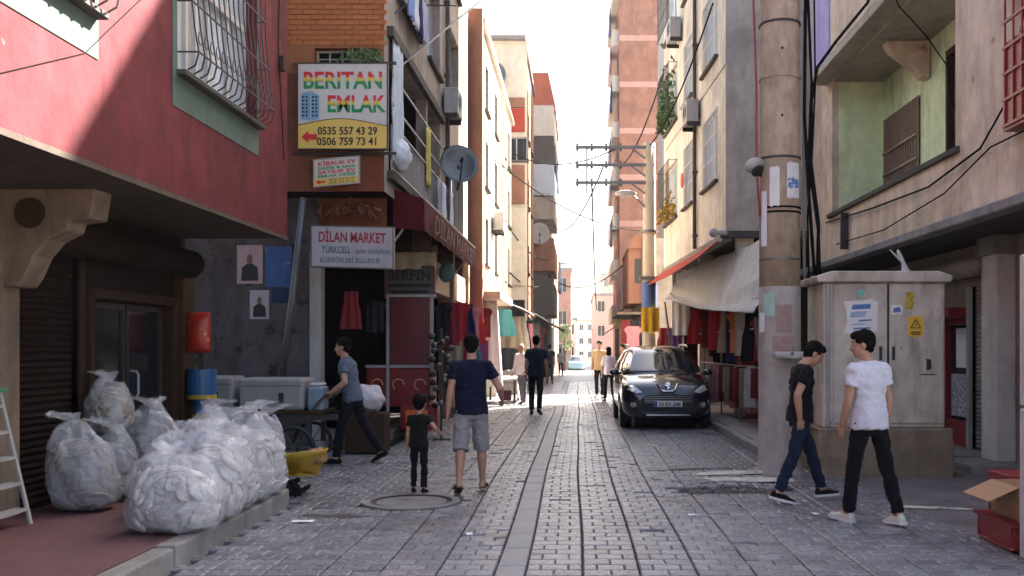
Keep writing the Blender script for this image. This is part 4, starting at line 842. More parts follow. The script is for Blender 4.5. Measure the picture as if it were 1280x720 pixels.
# ---------------------------------------------------------------- red market awning
aw = thing('shop_awning', 'dark red awning with pale script lettering along the market house', 'awning', (-2.6, 19, 3.3))
FV = FR((-2.42, 0, 0), (0, 1, 0), (1, 0, 0))
m = MB(); m.grid(lambda u, v: V((-2.92 + .48 * v, 15.2 + 7.6 * u, 4.12 - .16 * v)), 10, 3); m.build('top_sheet', m_rawn, aw, solid=.008)
m = MB(); m.grid(lambda u, v: V((-2.43 + .015 * math.sin(u * 60) * v, 15.2 + 7.6 * u, 3.96 - .5 * v)), 60, 3); m.build('valance', m_rawn, aw, solid=.006)
m = MB(); m.add([(-2.92, 15.2, 4.12), (-2.44, 15.2, 3.96), (-2.44, 15.2, 3.46), (-2.92, 15.2, 3.5)], [(0, 1, 2, 3)]); m.build('end_sheet', m_rawn, aw, solid=.006)
text('DİLAN MARKET', FV, 19.2, 3.53, .34, M('awning_print', (.26, .13, .13), .7, .15, 6), aw, .02, width=6.2, shear=.15)
m = MB(); m.bar((-2.44, 15.2, 3.97), (-2.44, 22.8, 3.97), .035); m.bar((-2.92, 15.3, 3.3), (-2.44, 15.25, 3.95), .03); m.bar((-2.92, 22.6, 3.3), (-2.44, 22.7, 3.95), .03); m.build('frame', m_whited, aw)
sheet('folded_canvas', (-3.5, 17.6, 3.35), (.85, .4, .05), (0, .1, -.3), m_cloth('canvas', (.5, .42, .3)), 'folded beige canvas bundle above the BERFİN sign', 'canvas', .06, 3)
o = MB(); o.ball((-2.75, 20.2, 3.2), (.16, .22, .22), 14, 9); tag(o.build('teal_bundle', m_cloth('teal', (.12, .2, .2)), smooth=True, disp=(.1, .12)), 'dark teal bundle tied under the red awning', 'bundle')
# ---------------------------------------------------------------- pole
PX, PY = 2.61, 12.4
pt = thing('utility_pole', 'thick concrete utility pole with paper scraps beside the grey cabinet', 'pole', (PX, PY, 0))
m = MB(); k = 28; m.tube([(PX, PY, z) for z in (2.38, 4, 6, 8, 10.5)], [.262, .258, .25, .243, .232], k); m.build('shaft', m_pole, pt, smooth=True)
m = MB(); m.tube([(PX, PY, z) for z in (-.1, 0, .03, .1, .22, .5, 1.2, 2.0, 2.385)], [.36, .34, .31, .288, .276, .272, .27, .268, .266], k); m.build('limewashed_foot', m_polel, pt, smooth=True)
for z, mt in ((4.02, m_iron), (2.72, m_grey), (3.32, m_wire), (3.38, m_wire), (5.05, m_pole), (5.75, m_iron)):
    m = MB(); m.tube([(PX, PY, z), (PX, PY, z + .025)], [.268, .268], k); m.build('band', mt, pt)
def pole_sheet(a0, a1, z0, z1, mat, r=.272):
    m = MB(); m.grid(lambda u, v: V((PX + (r + .006 * wob(u * 4, v * 4, z0)) * math.sin(R(a0 + (a1 - a0) * u)), PY - (r + .006 * wob(u * 4, v * 4, z0)) * math.cos(R(a0 + (a1 - a0) * u)), z0 + (z1 - z0) * v + .03 * wob(u * 6, v * 6, a0))), 10, 10); m.build('paper_scrap', mat, pt, solid=.002)
pole_sheet(8, 52, 3.5, 3.95, m_paper, .268); pole_sheet(10, 48, 3.63, 3.75, m_bluep, .273); pole_sheet(-70, -48, 2.9, 3.6, m_paper, .27)
pole_sheet(-60, -25, 2.0, 2.3, M('print_green', (.35, .5, .42), .8), .275); pole_sheet(-78, -55, 1.8, 2.05, m_paper, .277); pole_sheet(-20, 20, 1.8, 2.15, M('print_rose', (.36, .24, .21), .8, .2, 12), .275); pole_sheet(-40, -12, 3.4, 3.9, m_paper, .268); pole_sheet(-30, 30, 1.5, 1.75, M('print_rose', (.42, .22, .2)), .276)
m = MB()
for z in (4.55, 5.4, 6.3): m.ball((PX - .02, PY - .255, z), .018, 8, 6)
m.build('bolt', m_iron, pt)
fl = thing('floodlight', 'small round white floodlight on the left of the pole', 'lamp', (PX - .33, PY - .1, 3.85))
m = MB(); m.ball((PX - .36, PY - .16, 3.93), (.13, .12, .09), 16, 10, Matrix.Rotation(R(-25), 3, 'Y')); m.build('housing', m_whited, fl, smooth=True)
m = MB(); m.disc((PX - .33, PY - .2, 3.86), .085, (.5, -.6, -.7), .02, 16); m.build('lens', m_blackp, fl); m = MB(); m.bar((PX - .3, PY - .1, 3.85), (PX - .2, PY, 3.8), .04); m.build('arm', m_iron, fl)
m = MB(); m.tube([(PX - .36, PY - .05, 10.5), (PX - .33, PY - .05, 8.2), (PX - .36, PY - .07, 6.3), (PX - .31, PY - .05, 5), (PX - .31, PY - .06, 4.1), (PX - .3, PY - .08, 3.7), (PX - .27, PY - .1, 3.3)], .014, 6); tag(m.build('cable', m_wirered, smooth=True), 'red cable running down the left side of the pole', 'cable')
cabs = [('thick black cable hanging closest along the right of the pole', [(PX + .3, PY - .1, 10.5), (PX + .31, PY - .1, 6), (PX + .3, PY - .08, 4.6), (PX + .36, PY - .06, 3.6), (PX + .45, PY, 2.55)], .022),
        ('black cable beside the pole passing behind the sticker', [(PX + .36, PY - .05, 10.5), (PX + .35, PY - .05, 6.2), (PX + .4, PY - .05, 5), (PX + .36, PY - .05, 4), (PX + .5, PY, 3.1), (PX + .52, PY, 2.55)], .018),
        ('outer black cable curving away to the slab corner of the balcony house', [(4.6, 14.5, 7.5), (4.2, 13.9, 6.6), (3.5, 13.0, 5.75), (3.12, 12.5, 5.25), (3.02, 12.4, 4.8), (3.0, 12.35, 4), (3.1, 12.35, 3.2), (3.08, 12.35, 2.5)], .022),
        ('thin dark cable outermost of the bundle by the pole', [(PX + .46, PY - .02, 10.5), (PX + .43, PY - .02, 7), (PX + .46, PY, 5), (PX + .42, PY, 4.1), (PX + .36, PY, 3.3), (PX + .38, PY, 2.5)], .012),
        ('pale grey conduit just right of the pole', [(PX + .33, PY + .1, 6), (PX + .33, PY + .1, 4), (PX + .34, PY + .08, 2.5)], .02)]
for i, (lab, pts, r) in enumerate(cabs): m = MB(); m.tube(pts, r, 7); tag(m.build('cable', m_wire if i < 4 else m_whited, smooth=True), lab, 'cable')
ty = thing('plastic_tray', 'white plastic tray wedged against the pole at shoulder height', 'tray', (PX, PY - .4, 1.5))
m = MB(); m.loft([[V((PX + .06 + a * math.cos(t), PY - .42 + .12 * math.sin(t), z)) for t in [2 * math.pi * k / 24 for k in range(24)]] for a, z in ((.1, 1.47), (.2, 1.48), (.24, 1.55), (.23, 1.555), (.19, 1.5))]); m.build('bowl', m_white, ty, smooth=True)
# ---------------------------------------------------------------- electrical cabinet
cb = thing('electrical_cabinet', 'grey-beige electrical cabinet with stickers on a concrete plinth', 'cabinet', (3.86, 12.4, 0))
def pl_fn():
    m = MB(); m.box(3.02, 4.68, 11.95, 12.95, -.05, .6); return m
m = MB()
for (n_, z) in (('a', 0),):
    m.loft([[V((3.85 + a * .84, 12.45 + b_ * .5, z)) + V((.02 * wob(a * 3, b_ * 3, z * 5), .02 * wob(a * 3, z * 5, 9), 0)) for a, b_ in ((-1, -1), (-.5, -1.02), (0, -1), (.5, -1.01), (1, -1), (1, 0), (1, 1), (0, 1), (-1, 1), (-1, 0))] for z in (-.05, .1, .25, .4, .52, .6)])
m.build('plinth', m_cabbase, cb, bevel=.02)
m = MB(); m.box(3.08, 4.6, 12.02, 12.86, .601, 2.42); m.build('body', m_cab, cb, bevel=.012)
m = MB(); m.prism([(3.0, 2.42), (4.66, 2.42), (4.68, 2.5), (4.5, 2.56), (3.16, 2.56), (2.98, 2.5)], FR((0, 11.94, 0), (1, 0, 0), (0, 1, 0)), 0, 1.0); m.build('lid', m_cab, cb, bevel=.015)
FC = FR((0, 12.02, 0), (1, 0, 0), (0, -1, 0))
for u0, u1 in ((3.2, 3.87), (3.9, 4.57)):
    m = MB(); m.fbox(FC, u0, u1, .66, 2.4, .0, .022); dr = m.build('door', m_cab, cb, bevel=.006)
    m = MB(); m.fbox(FC, (u1 - .1) if u0 < 3.5 else u0 + .03, (u1 - .07) if u0 < 3.5 else u0 + .06, 1.45, 1.62, .022, .045); m.build('handle', m_iron, dr)
m = MB(); m.fbox(FC, 3.872, 3.898, .66, 2.4, .0, .006); m.build('door_gap', m_blackp, cb)
m = MB(); m.tube([(3.13, 12.0, .62), (3.13, 12.0, 2.4)], .02, 8); m.build('edge_pipe', m_whited, cb)
def stick(u0, u1, z0, z1, mat, lab, jag=0., nm='sticker'):
    m = MB(); n_ = 18; P = []
    for i in range(n_):
        t = 2 * math.pi * i / n_; a, b_ = math.cos(t), math.sin(t); q = max(abs(a), abs(b_)); f = 1 + jag * wob(a * 2, b_ * 2, u0 * 9)
        P.append(((u0 + u1) / 2 + (u1 - u0) / 2 * a / q * f, (z0 + z1) / 2 + (z1 - z0) / 2 * b_ / q * f))
    m.prism(P, FC, 0, .026); o = m.build(nm, mat, cb); o['label'] = lab; return o
nt_ = stick(3.35, 3.74, 1.78, 2.2, m_paper, 'torn blue and white printed notice', .25); np_ = stick(3.92, 4.06, 2.02, 2.14, m_paper, 'small torn blue paper', .3)
for k_, (a_, b_, c_, d_, mt_) in enumerate(((3.42, 3.66, 2.08, 2.15, 0), (3.4, 3.62, 1.98, 2.06, 1), (3.5, 3.68, 1.93, 1.96, 0), (3.42, 3.6, 1.88, 1.91, 1), (3.44, 3.66, 1.83, 1.86, 0))):
    m = MB(); m.prism([(a_, c_), (b_ - .03 * (k_ % 2), c_ + .012), (b_, d_), (a_ + .02, d_ - .008)], FC, 0, .028); m.build('print_block', M('notice_blue', (.1, .2, .42), .8, .35, 30, 0) if mt_ == 0 else M('notice_pale', (.33, .42, .55), .8, .3, 30, 0), nt_)
m = MB(); m.prism([(3.94, 2.04), (4.04, 2.05), (4.03, 2.11), (3.95, 2.1)], FC, 0, .028); m.build('print_block', M('notice_blue', (.1, .2, .42)), np_); stick(3.5, 3.58, 2.24, 2.33, M('print_aqua', (.2, .5, .45), .7), 'small aqua sticker', .2)
wn = stick(4.13, 4.32, 1.74, 2.0, m_yelp, 'orange-yellow warning sticker with black triangle')
stick(4.1, 4.2, 2.08, 2.3, M('print_oldyellow', (.5, .36, .06), .7, .2, 30, 0, patch=((.1, .08, .02), .55, 40)), 'small worn yellow warning tag', .1)
m = MB(); c0, z0 = 4.225, 1.9
m.prism([(c0 - .07, z0 - .055), (c0 + .07, z0 - .055), (c0, z0 + .07)], FC, 0, .028); m.build('triangle', m_blackp, wn)
m = MB(); m.prism([(c0 - .048, z0 - .043), (c0 + .048, z0 - .043), (c0, z0 + .045)], FC, 0, .0295); m.build('triangle_field', m_yelp, wn)
m = MB(); m.prism([(c0 + .012, z0 + .03), (c0 - .016, z0 - .006), (c0 - .002, z0 - .004), (c0 - .012, z0 - .04), (c0 + .016, z0 + .002), (c0 + .002, z0 + .002)], FC, 0, .031); m.build('bolt_mark', m_blackp, wn)
m = MB(); m.fbox(FC, 4.16, 4.29, 1.79, 1.805, .026, .028); m.fbox(FC, 4.17, 4.28, 1.765, 1.78, .026, .028); m.build('caption_lines', m_blackp, wn)
stick(4.36, 4.42, 1.32, 1.46, m_blackp, 'black scrape mark', .3, 'scrape'); stick(4.28, 4.48, 1.26, 1.275, m_concd, 'dark scratch', .2, 'scrape')
pc = thing('white_bracket', 'white swan-necked fitting standing on the cabinet roof', 'fitting', (4.2, 12.3, 2.56))
m = MB(); m.tube([(4.2, 12.3, 2.56), (4.2, 12.3, 2.6), (4.17, 12.3, 2.7), (4.12, 12.3, 2.8), (4.1, 12.3, 2.86)], [.09, .05, .025, .03, .012], 10); m.tube([(4.16, 12.3, 2.7), (4.0, 12.3, 2.86)], [.02, .006], 6); m.build('neck', m_white, pc, smooth=True)
# ---------------------------------------------------------------- second pole with cross arms, lamp
QX, QY = 2.24, 30.
p2 = thing('line_pole', 'slim concrete pole with three steel cross arms, blue band and yellow cloth', 'pole', (QX, QY, 0))
m = MB(); m.tube([(QX, QY, z) for z in (0, 3, 8.0)], [.23, .21, .18], 18); m.build('shaft', M('pole_tan', (.5, .42, .32), .85, .12, 4, .2, grime=.3), p2, smooth=True)
m = MB(); m.tube([(QX, QY, 2.85), (QX, QY, 3.65)], [.24, .24], 18); m.build('blue_band', M('band_blue', (.05, .1, .25), .6), p2)
for z in (7.85, 7.3, 6.75): m = MB(); m.bar((QX + .15, QY - .1, z), (QX - 2.3, QY - .1, z), .09); m.bar((QX, QY - .1, z - .45), (QX - .6, QY - .1, z), .05); m.build('cross_arm', m_grey, p2)
m = MB()
for z in (7.85, 7.3, 6.75):
    for k in range(4): x = QX - .9 - .45 * k; m.tube([(x, QY - .1, z - .12), (x, QY - .1, z - .05), (x, QY - .1, z), (x, QY - .1, z + .12)], [.03, .05, .02, .045], 8)
m.build('insulator', m_iron, p2)
m = MB(); m.tube([(QX - 1.95, QY - .1, 7.85), (QX - 1.95, QY - .1, 6.4)], .03, 6); m.tube([(QX, QY, 5.2), (QX, QY, 5.28)], [.25, .25], 14); m.box(QX - .3, QX + .3, QY - .3, QY + .3, 3.72, 3.82); m.build('collar', m_grey, p2)
ll = thing('street_lamp', 'pale street lamp head on an arm below the cross arms', 'street lamp', (QX - .1, QY, 6)); m = MB(); m.tube([(QX, QY, 5.4), (QX - .15, QY - .1, 6.0), (QX - .5, QY - .15, 6.35)], .03, 6); m.build('arm', m_grey, ll)
m = MB(); m.ball((QX - .75, QY - .15, 6.4), (.34, .16, .11), 14, 8); m.build('lamp_head', m_whited, ll, smooth=True)
# overhead wires
W = [((QX - .9, QY, 7.9), (-2.6, 39, 9.5), .5, 'overhead wire from the cross arms to the cream house'), ((QX - 1.4, QY, 7.35), (-1.3, 53, 8.3), .9, 'overhead wire running down the street to the dark balconies'), ((QX - 1.8, QY, 6.8), (1.2, 60, 4.0), .9, 'overhead wire from the lowest cross arm into the distance'),
     ((3.1, 22, 9.5), (QX, QY, 7.9), .4, 'wire from the cream house front to the cross arms'), ((3.1, 21.2, 12), (2.6, 60, 13), 1.5, 'long wire along the cream house front to the tower'), ((PX, PY, 9.8), (3.0, 21, 11), .3, 'wire from the concrete pole to the cream house'), ((-2.6, 30, 7.5), (2.4, 36, 6.0), .5, 'wire crossing the street from the cream house'), ((-1.5, 53, 6.5), (-2.6, 38, 6.2), .4, 'wire along the left house fronts'), ((-2.6, 37, 4.5), (-1.4, 53, 5.6), .6, 'lower wire along the left house fronts'), ((2.2, 44, 5.5), (-1.3, 56, 5.5), .7, 'far wire crossing the street by the dark balconies')]
for p, q, sag, lab in W:
    p, q = V(p), V(q); m = MB(); m.tube([p.lerp(q, t / 12) - V((0, 0, sag * 4 * (t / 12) * (1 - t / 12))) for t in range(13)], .012 + .0003 * max(p.y, q.y), 5); tag(m.build('wire', m_wire), lab, 'wire')
# ---------------------------------------------------------------- handcart with white appliances
ct = thing('handcart', 'dark wooden handcart carrying white appliances by the poster wall', 'cart', (-4.3, 13.1, 0))
m = MB()
for i in range(6): m.box(-5.35, -3.4, 12.72 + .13 * i, 12.84 + .13 * i, .72, .76)
m.build('deck', m_wood, ct)
m = MB()
for yy in (12.74, 13.45): m.box(-5.35, -3.2, yy, yy + .06, .64, .715)
for x in (-5.2, -3.6):
    for yy in (12.74, 13.45): m.box(x, x + .06, yy, yy + .06, .3, .64)
m.bar((-5.2, 12.77, .3), (-3.6, 12.77, .62), .04); m.bar((-3.62, 12.77, .68), (-3.38, 12.85, .96), .035); m.bar((-3.62, 13.48, .68), (-3.38, 13.5, .96), .035); m.bar((-3.38, 12.85, .96), (-3.38, 13.5, .96), .035); m.build('frame', m_iron, ct)
for x in (-5.0, -3.75):
    for yy in (12.66, 13.58):
        m = MB(); m.tube([(x + .26 * math.cos(t), yy, .29 + .26 * math.sin(t)) for t in [k * math.pi / 10 for k in range(21)]], .028, 8); wl = m.build('wheel', m_black, ct, smooth=True)
        m = MB()
        for k in range(6): a = k * math.pi / 3; m.bar((x, yy, .29), (x + .24 * math.cos(a), yy, .29 + .24 * math.sin(a)), .014)
        m.build('spokes', m_grey, wl)
def appliance(x0, x1, y0, y1, z0, z1, label):
    t = thing('appliance', label, 'appliance', ((x0 + x1) / 2, (y0 + y1) / 2, z0)); m = MB(); m.box(x0, x1, y0, y1, z0, z1); m.build('casing', M('appliance_white', (.3, .29, .29), .4, .1, 6, .05, grime=.4), t, bevel=.05, seg=3)
    m = MB(); m.box(x0 + .62 * (x1 - x0), x0 + .7 * (x1 - x0), y0 - .006, y0 + .001, z0 + .25 * (z1 - z0), z0 + .55 * (z1 - z0)); m.build('handle_slot', m_blackp, t); m = MB(); m.box(x0 + .03, x1 - .03, y0 - .004, y0 + .001, z1 - .11, z1 - .1); m.build('seam', m_grey, t)
appliance(-4.52, -3.66, 12.8, 13.4, .762, 1.2, 'long white box-shaped appliance lying on the handcart'); appliance(-5.25, -4.62, 12.85, 13.4, .762, 1.22, 'shorter white appliance at the far left of the handcart')
t = thing('tool_box', 'pale blue container at the right end of the handcart', 'container', (-3.5, 13.1, .76)); m = MB(); m.box(-3.62, -3.42, 12.85, 13.2, .762, 1.08); m.build('tub', M('pale_blue', (.2, .26, .32), .4), t, bevel=.02); m = MB(); m.box(-3.6, -3.44, 12.87, 13.18, 1.08, 1.13); m.build('lid', m_white, t, bevel=.02)
# snack stand
st = thing('snack_stand', 'blue and yellow snack stand with red packet against the wooden door post', 'stand', (-4.55, 11.75, .0))
m = MB(); m.tube([(-4.6, 11.75, .0), (-4.6, 11.75, .9), (-4.6, 11.75, 1.0), (-4.6, 11.75, 1.34)], [.1, .1, .17, .17], 20); m.build('bin', m_blue, st, smooth=False); m = MB(); m.tube([(-4.6, 11.75, .98), (-4.6, 11.75, 1.03)], [.178, .178], 20); m.tube([(-4.6, 11.75, .6), (-4.6, 11.75, .8)], [.11, .11], 20); m.build('yellow_band', m_yel, st)
m = MB(); m.box(-4.63, -4.57, 11.72, 11.78, 1.34, 2.02); m.build('post', m_iron, st)
m = MB(); m.grid(lambda u, v: V((-4.74 + .28 * u, 11.66 - .07 * math.sin(math.pi * u) * math.sin(math.pi * v) ** .5, 1.55 + .48 * v)), 8, 10); m.build('packet', M('packet_red', (.38, .03, .016), .35, .2, 9, .2, 30, patch=((.7, .4, .1), .6, 7)), st, smooth=True, solid=.03)
# red cooler and goods at the market
ck = thing('drinks_cooler', 'red drinks cooler chest with pale posts in front of the market', 'cooler', (-3.2, 17.3, 0))
m = MB(); m.box(-3.75, -2.6, 17.0, 17.7, .55, 1.25); m.build('cabinet', m_redpaint, ck, bevel=.02); m = MB(); m.box(-3.1, -2.45, 16.75, 17.4, .17, .62); m.build('crate_front', m_redpaint, ck, bevel=.02)
m = MB(); m.box(-3.0, -2.62, 16.72, 16.749, .25, .52); m.build('orange_panel', m_orangep, ck)
m = MB()
for x in (-3.38, -2.6): m.box(x, x + .05, 16.95, 17.0, .2, 2.5)
m.box(-3.38, -2.5, 16.95, 17.0, 2.5, 2.55); m.box(-3.75, -2.5, 16.96, 17.0, 1.25, 1.3); m.build('frame', m_whited, ck)
m = MB(); m.box(-3.32, -2.62, 17.02, 17.08, 1.3, 2.5); m.build('red_back', M('dark_red_door', (.13, .012, .018), .4, .2, 5, 0), ck)
FCK = FR((0, 16.998, 0), (1, 0, 0), (0, -1, 0))
for k in range(3): m = MB(); c = -3.55 + .38 * k; m.tube([fp(FCK, c + .1 * math.cos(a), .95 + .1 * math.sin(a), .006) for a in [i * .45 for i in range(9 + k)]], .012, 5); m.build('swirl_mark', M('swirl', (.6, .35, .2), .5), ck)
rk = thing('shoe_rack', 'tall rack hung with dark pots and sandals beside the red cooler', 'rack', (-2.35, 16.6, 0)); m = MB(); m.box(-2.38, -2.34, 16.58, 16.62, 0, 1.95); m.tube([(-2.5, 16.6, .02), (-2.2, 16.6, .02)], .02, 6); m.build('post', m_iron, rk)
for i in range(26):
    z = .55 + 1.3 * i / 26; a = i * 2.4; m = MB(); x, yv = -2.36 + .16 * math.cos(a), 16.6 + .13 * math.sin(a)
    m.ball((x, yv, z), (.075, .05, .055), 9, 6, Matrix.Rotation(a, 3, 'Z')); m.build('hanging_item', [m_blackp, m_iron, m_grey, M('shoe_brown', (.08, .04, .03), .5)][i % 4], rk, smooth=True)
o = MB(); o.ball((-3.2, 14.6, .82), (.26, .22, .22), 18, 12); tag(o.build('white_sack', m_cloth('sackwhite', (.6, .55, .55)), smooth=True, disp=(.12, .15), sub=1), 'round white sack behind the man in the grey shirt', 'sack')
m = MB(); m.box(-3.5, -2.9, 14.4, 14.85, .02, .62); tag(m.build('wooden_crate', m_wood, bevel=.01), 'dark crate under the round white sack', 'crate')
# ---------------------------------------------------------------- sacks of scraps on the left pavement
def sack(x, y, z, rx, ry, h, label, seed, dark=False, neck=0., lean=(0, 0), group=None, squash=1.):
    t = thing('scrap_sack', label, 'sack', (x, y, z), group=group)
    rid = lambda a, b_, c: 1 - 2 * abs(wob(a, b_, c))
    def surf(top):
        def g(u, v):
            a = 2 * math.pi * u; ca, sa = math.cos(a), math.sin(a); q = (abs(ca) ** 3 + abs(sa) ** 3) ** (-1 / 3)
            if top: pr = interp([(0, .05), (.02, .72), (.09, .97), (.28, 1.06), (.5, 1.02), (.66, .95), (.78, .84), (.88, .66), (.95, .42), (1, .08)], v)[0]
            else: pr = interp([(0, .02), (.02, .66), (.1, .92), (.3, 1.0), (.55, .96), (.75, .84), (.9, .56), (1, .03)], v)[0]
            zz = h * v * (.9 if top else .8); k = min(1, max(0, (v - .45) * 2.))
            if top:
                lump = 1 + .1 * wob(ca * 2 + seed, sa * 2, v * 3) + .1 * (rid(ca * 1.8, sa * 1.8 + seed, v * 3.2) - .5) * (.3 + k) + .05 * (rid(ca * 4 + seed, sa * 4, v * 5) - .5) * (.4 + k)
                zz += h * k * (.13 * wob(ca * 1.4 * pr, sa * 1.4 * pr + seed, 1) + .08 * (rid(ca * 2.6 * pr, sa * 2.6 * pr, seed) - .5))
            else: lump = 1 + .1 * wob(ca * 2 + seed, sa * 2, v * 3) + .12 * wob(ca * 4.5, sa * 4.5 + seed, v * 6) + .06 * wob(ca * 9, sa * 9 + seed, v * 12)
            dx, dy = lean[0] + .16 * wob(seed, 3, 1) * top, lean[1] + .1 * wob(seed, 5, 2) * top
            return V((x + rx * pr * q * ca * lump + dx * v * v * h, y + ry * pr * q * sa * lump + dy * v * v * h, z + max(0, zz)))
        return g
    m = MB(); g0 = surf(False); ctr = V((x, y, z + h * .35)); nch = int(150 + 500 * rx * ry * 8)
    for k_ in range(int(nch * .6)):                                        # wads of scrap pressed against the film
        p = g0(rnd.random(), rnd.uniform(.03, .97)); p = ctr + (p - ctr) * rnd.uniform(.8, .86); r = rnd.uniform(.04, .085)
        rt = (p - ctr).to_track_quat('Z', 'Y').to_matrix() @ Matrix.Rotation(rnd.uniform(0, 6.3), 3, 'Z') @ Matrix.Rotation(rnd.uniform(-.6, .6), 3, 'X'); m.ball(p, (r * rnd.uniform(.8, 1.8), r, r * rnd.uniform(.25, .45)), 9, 6, rt)
    o = m.build('contents', m_filly if dark else m_fill, t, smooth=True); o['kind'] = 'stuff'
    m = MB(); m.grid(lambda u, v: ctr + (g0(u, v) - ctr) * .83, 40, 26); m.build('core', m_filly if dark else m_fill, t, smooth=True)
    m = MB(); m.grid(surf(True), 72, 40); m.build('plastic_film', m_film, t, smooth=True)
    c = surf(True)(0, 1); tx, ty_ = .9 * math.cos(seed * 2.1), .5 * math.sin(seed * 1.7)
    def neck_fn(u, v):
        a = 2 * math.pi * u; r = (.02 + .115 * v ** .8) * (1 + .35 * math.sin(3 * a + seed) * v + .25 * wob(math.cos(a) * 3, math.sin(a) * 3, seed + v * 2)); d = .15 * v
        return c + V((r * math.cos(a) + d * tx, r * math.sin(a) + d * ty_, -.03 + .16 * v * (1 - .35 * v) + .04 * wob(math.cos(a) * 2, math.sin(a) * 2, seed + 5) * v))
    m = MB(); m.grid(neck_fn, 30, 8); m.build('gathered_neck', m_film, t, smooth=True)
    return t
S = .15
sack(-3.17, 7.58, S, .35, .23, .7, 'front plastic sack of white scraps, nearest the camera on the kerb', 1, lean=(-.12, 0))
sack(-3.14, 8.08, S, .3, .22, .84, 'second plastic sack behind the nearest one on the kerb', 5, lean=(.05, 0))
sack(-3.16, 8.55, S, .28, .23, .98, 'tallest plastic sack in the middle of the kerb row', 9)
sack(-3.56, 8.42, S, .22, .22, .8, 'plastic sack tucked left of the tallest one', 12)
sack(-3.12, 9.02, S, .25, .21, .93, 'plastic sack fourth along the kerb row', 15)
sack(-3.1, 9.44, S, .22, .18, .88, 'plastic sack at the far end of the kerb row', 18)
sack(-3.5, 9.0, S, .24, .24, .96, 'plastic sack behind, between kerb row and blue stand', 21)
sack(-4.4, 8.6, S, .27, .24, .86, 'big dull sack leaning by the brown shutter', 25, True, lean=(-.15, 0))
sack(-4.45, 9.15, S, .22, .2, .75, 'narrow dull sack behind the one by the shutter', 28, True)
sack(-4.42, 9.75, S, .3, .26, .95, 'dull sack slumped against the glass door', 31, True, lean=(.1, 0))
sack(-4.62, 9.45, S + .6, .2, .2, .6, 'small dull sack on top of the pile by the glass door', 34, True)
bk = thing('black_bucket', 'black bucket between the dull sacks and the white ones', 'bucket', (-3.95, 9.3, S)); m = MB(); m.tube([(-3.95, 9.3, S), (-3.95, 9.3, S + .36), (-3.95, 9.3, S + .35), (-3.95, 9.3, S + .05)], [.13, .17, .155, .12], 20); m.build('shell', m_black, bk, smooth=True); m = MB(); m.tube([(-3.95 + .17 * math.cos(a), 9.3, S + .36 + .1 * math.sin(a)) for a in [k * .31 for k in range(11)]], .006, 5); m.build('handle', m_grey, bk)
yb = thing('yellow_tub', 'crumpled yellow plastic tub lying past the end of the kerb', 'tub', (-3.05, 10.5, 0))
m = MB(); m.grid(lambda u, v: V((-3.05 + (.18 + .16 * v) * math.cos(6.283 * u) * (1 + .12 * wob(u * 6, v, 3)), 10.5 + .3 * (v - .5) * -.6 + (.14 + .06 * v) * math.sin(6.283 * u) * .9, .22 + .24 * v + .06 * math.cos(6.283 * u) * v + .05 * wob(u * 7, v * 3, 1))), 30, 6); m.disc((-3.05, 10.59, .21), .19, (0, 0, 1), .01, 16); m.build('wall', m_yel, yb, smooth=True, solid=.008)
m = MB(); m.ball((-2.84, 10.45, .42), (.13, .1, .09), 12, 8); tag(m.build('rag', m_cloth('tan', (.35, .2, .08)), smooth=True, disp=(.1, .08), sub=1), 'tan rag on the rim of the yellow tub', 'rag')
m = MB()
for k in range(40): m.ball((-3.12 + rnd.gauss(0, .09), 10.4 + rnd.gauss(0, .1), .03 + abs(rnd.gauss(0, .07))), [rnd.uniform(.015, .07), rnd.uniform(.015, .05), rnd.uniform(.008, .03)], 6, 4, Matrix.Rotation(rnd.uniform(0, 6), 3, 'X') @ Matrix.Rotation(rnd.uniform(0, 6), 3, 'Z'))
tag(m.build('rubbish_heap', m_dark), 'dark rubbish heaped under the yellow tub', 'rubbish', kind='stuff')
# step ladder at the left edge
ld = thing('step_ladder', 'green and white folding step ladder at the left edge', 'ladder', (-4.4, 7.6, S))
for i, yy in enumerate((7.45, 7.9)):
    m = MB(); m.bar((-4.5, yy, S), (-4.76, yy, 1.25), .035, .02); m.build('front_rail', m_whited, ld); m = MB(); m.bar((-5.0, yy, S), (-4.79, yy, 1.25), .03, .02); m.build('rear_rail', M('ladder_green', (.04, .2, .12), .5), ld)
for k in range(5): f = (k + .6) / 5.2; m = MB(); m.box(-4.5 - .26 * f - .09, -4.5 - .26 * f + .02, 7.46, 7.89, S + 1.1 * f - .012, S + 1.1 * f + .012); m.build('tread', m_whited, ld)
m = MB(); m.box(-4.86, -4.7, 7.43, 7.92, 1.24, 1.27); m.build('top_plate', M('ladder_green', (.04, .2, .12)), ld)
# cardboard boxes, crate and white fridge at the right edge
cr = thing('red_crate', 'red plastic crate under the open cardboard box', 'crate', (3.770, 7.75, 0)); m = MB()
m.box(3.390, 4.270, 7.45, 7.5, .02, .2); m.box(3.390, 3.440, 7.5, 8.1, .02, .2); m.box(3.390, 4.270, 8.1, 8.15, .02, .2); m.box(4.220, 4.270, 7.5, 8.1, .02, .2); m.box(3.390, 4.270, 7.5, 8.1, .0, .03); m.build('shell', m_redpaint, cr, bevel=.01)
m = MB(); m.box(3.370, 4.290, 7.43, 8.17, .2, .23); m.build('rim', m_redpaint, cr)
cx = thing('cardboard_box', 'open brown cardboard box with one flap folded out', 'box', (3.820, 7.8, .32)); m = MB()
m.box(3.470, 4.170, 7.55, 7.558, .235, .5); m.box(3.470, 3.478, 7.56, 8.05, .235, .5); m.box(3.470, 4.170, 8.05, 8.058, .235, .5); m.box(4.160, 4.170, 7.56, 8.05, .235, .5); m.box(3.470, 4.170, 7.55, 8.06, .232, .24); m.build('carton', m_card, cx)
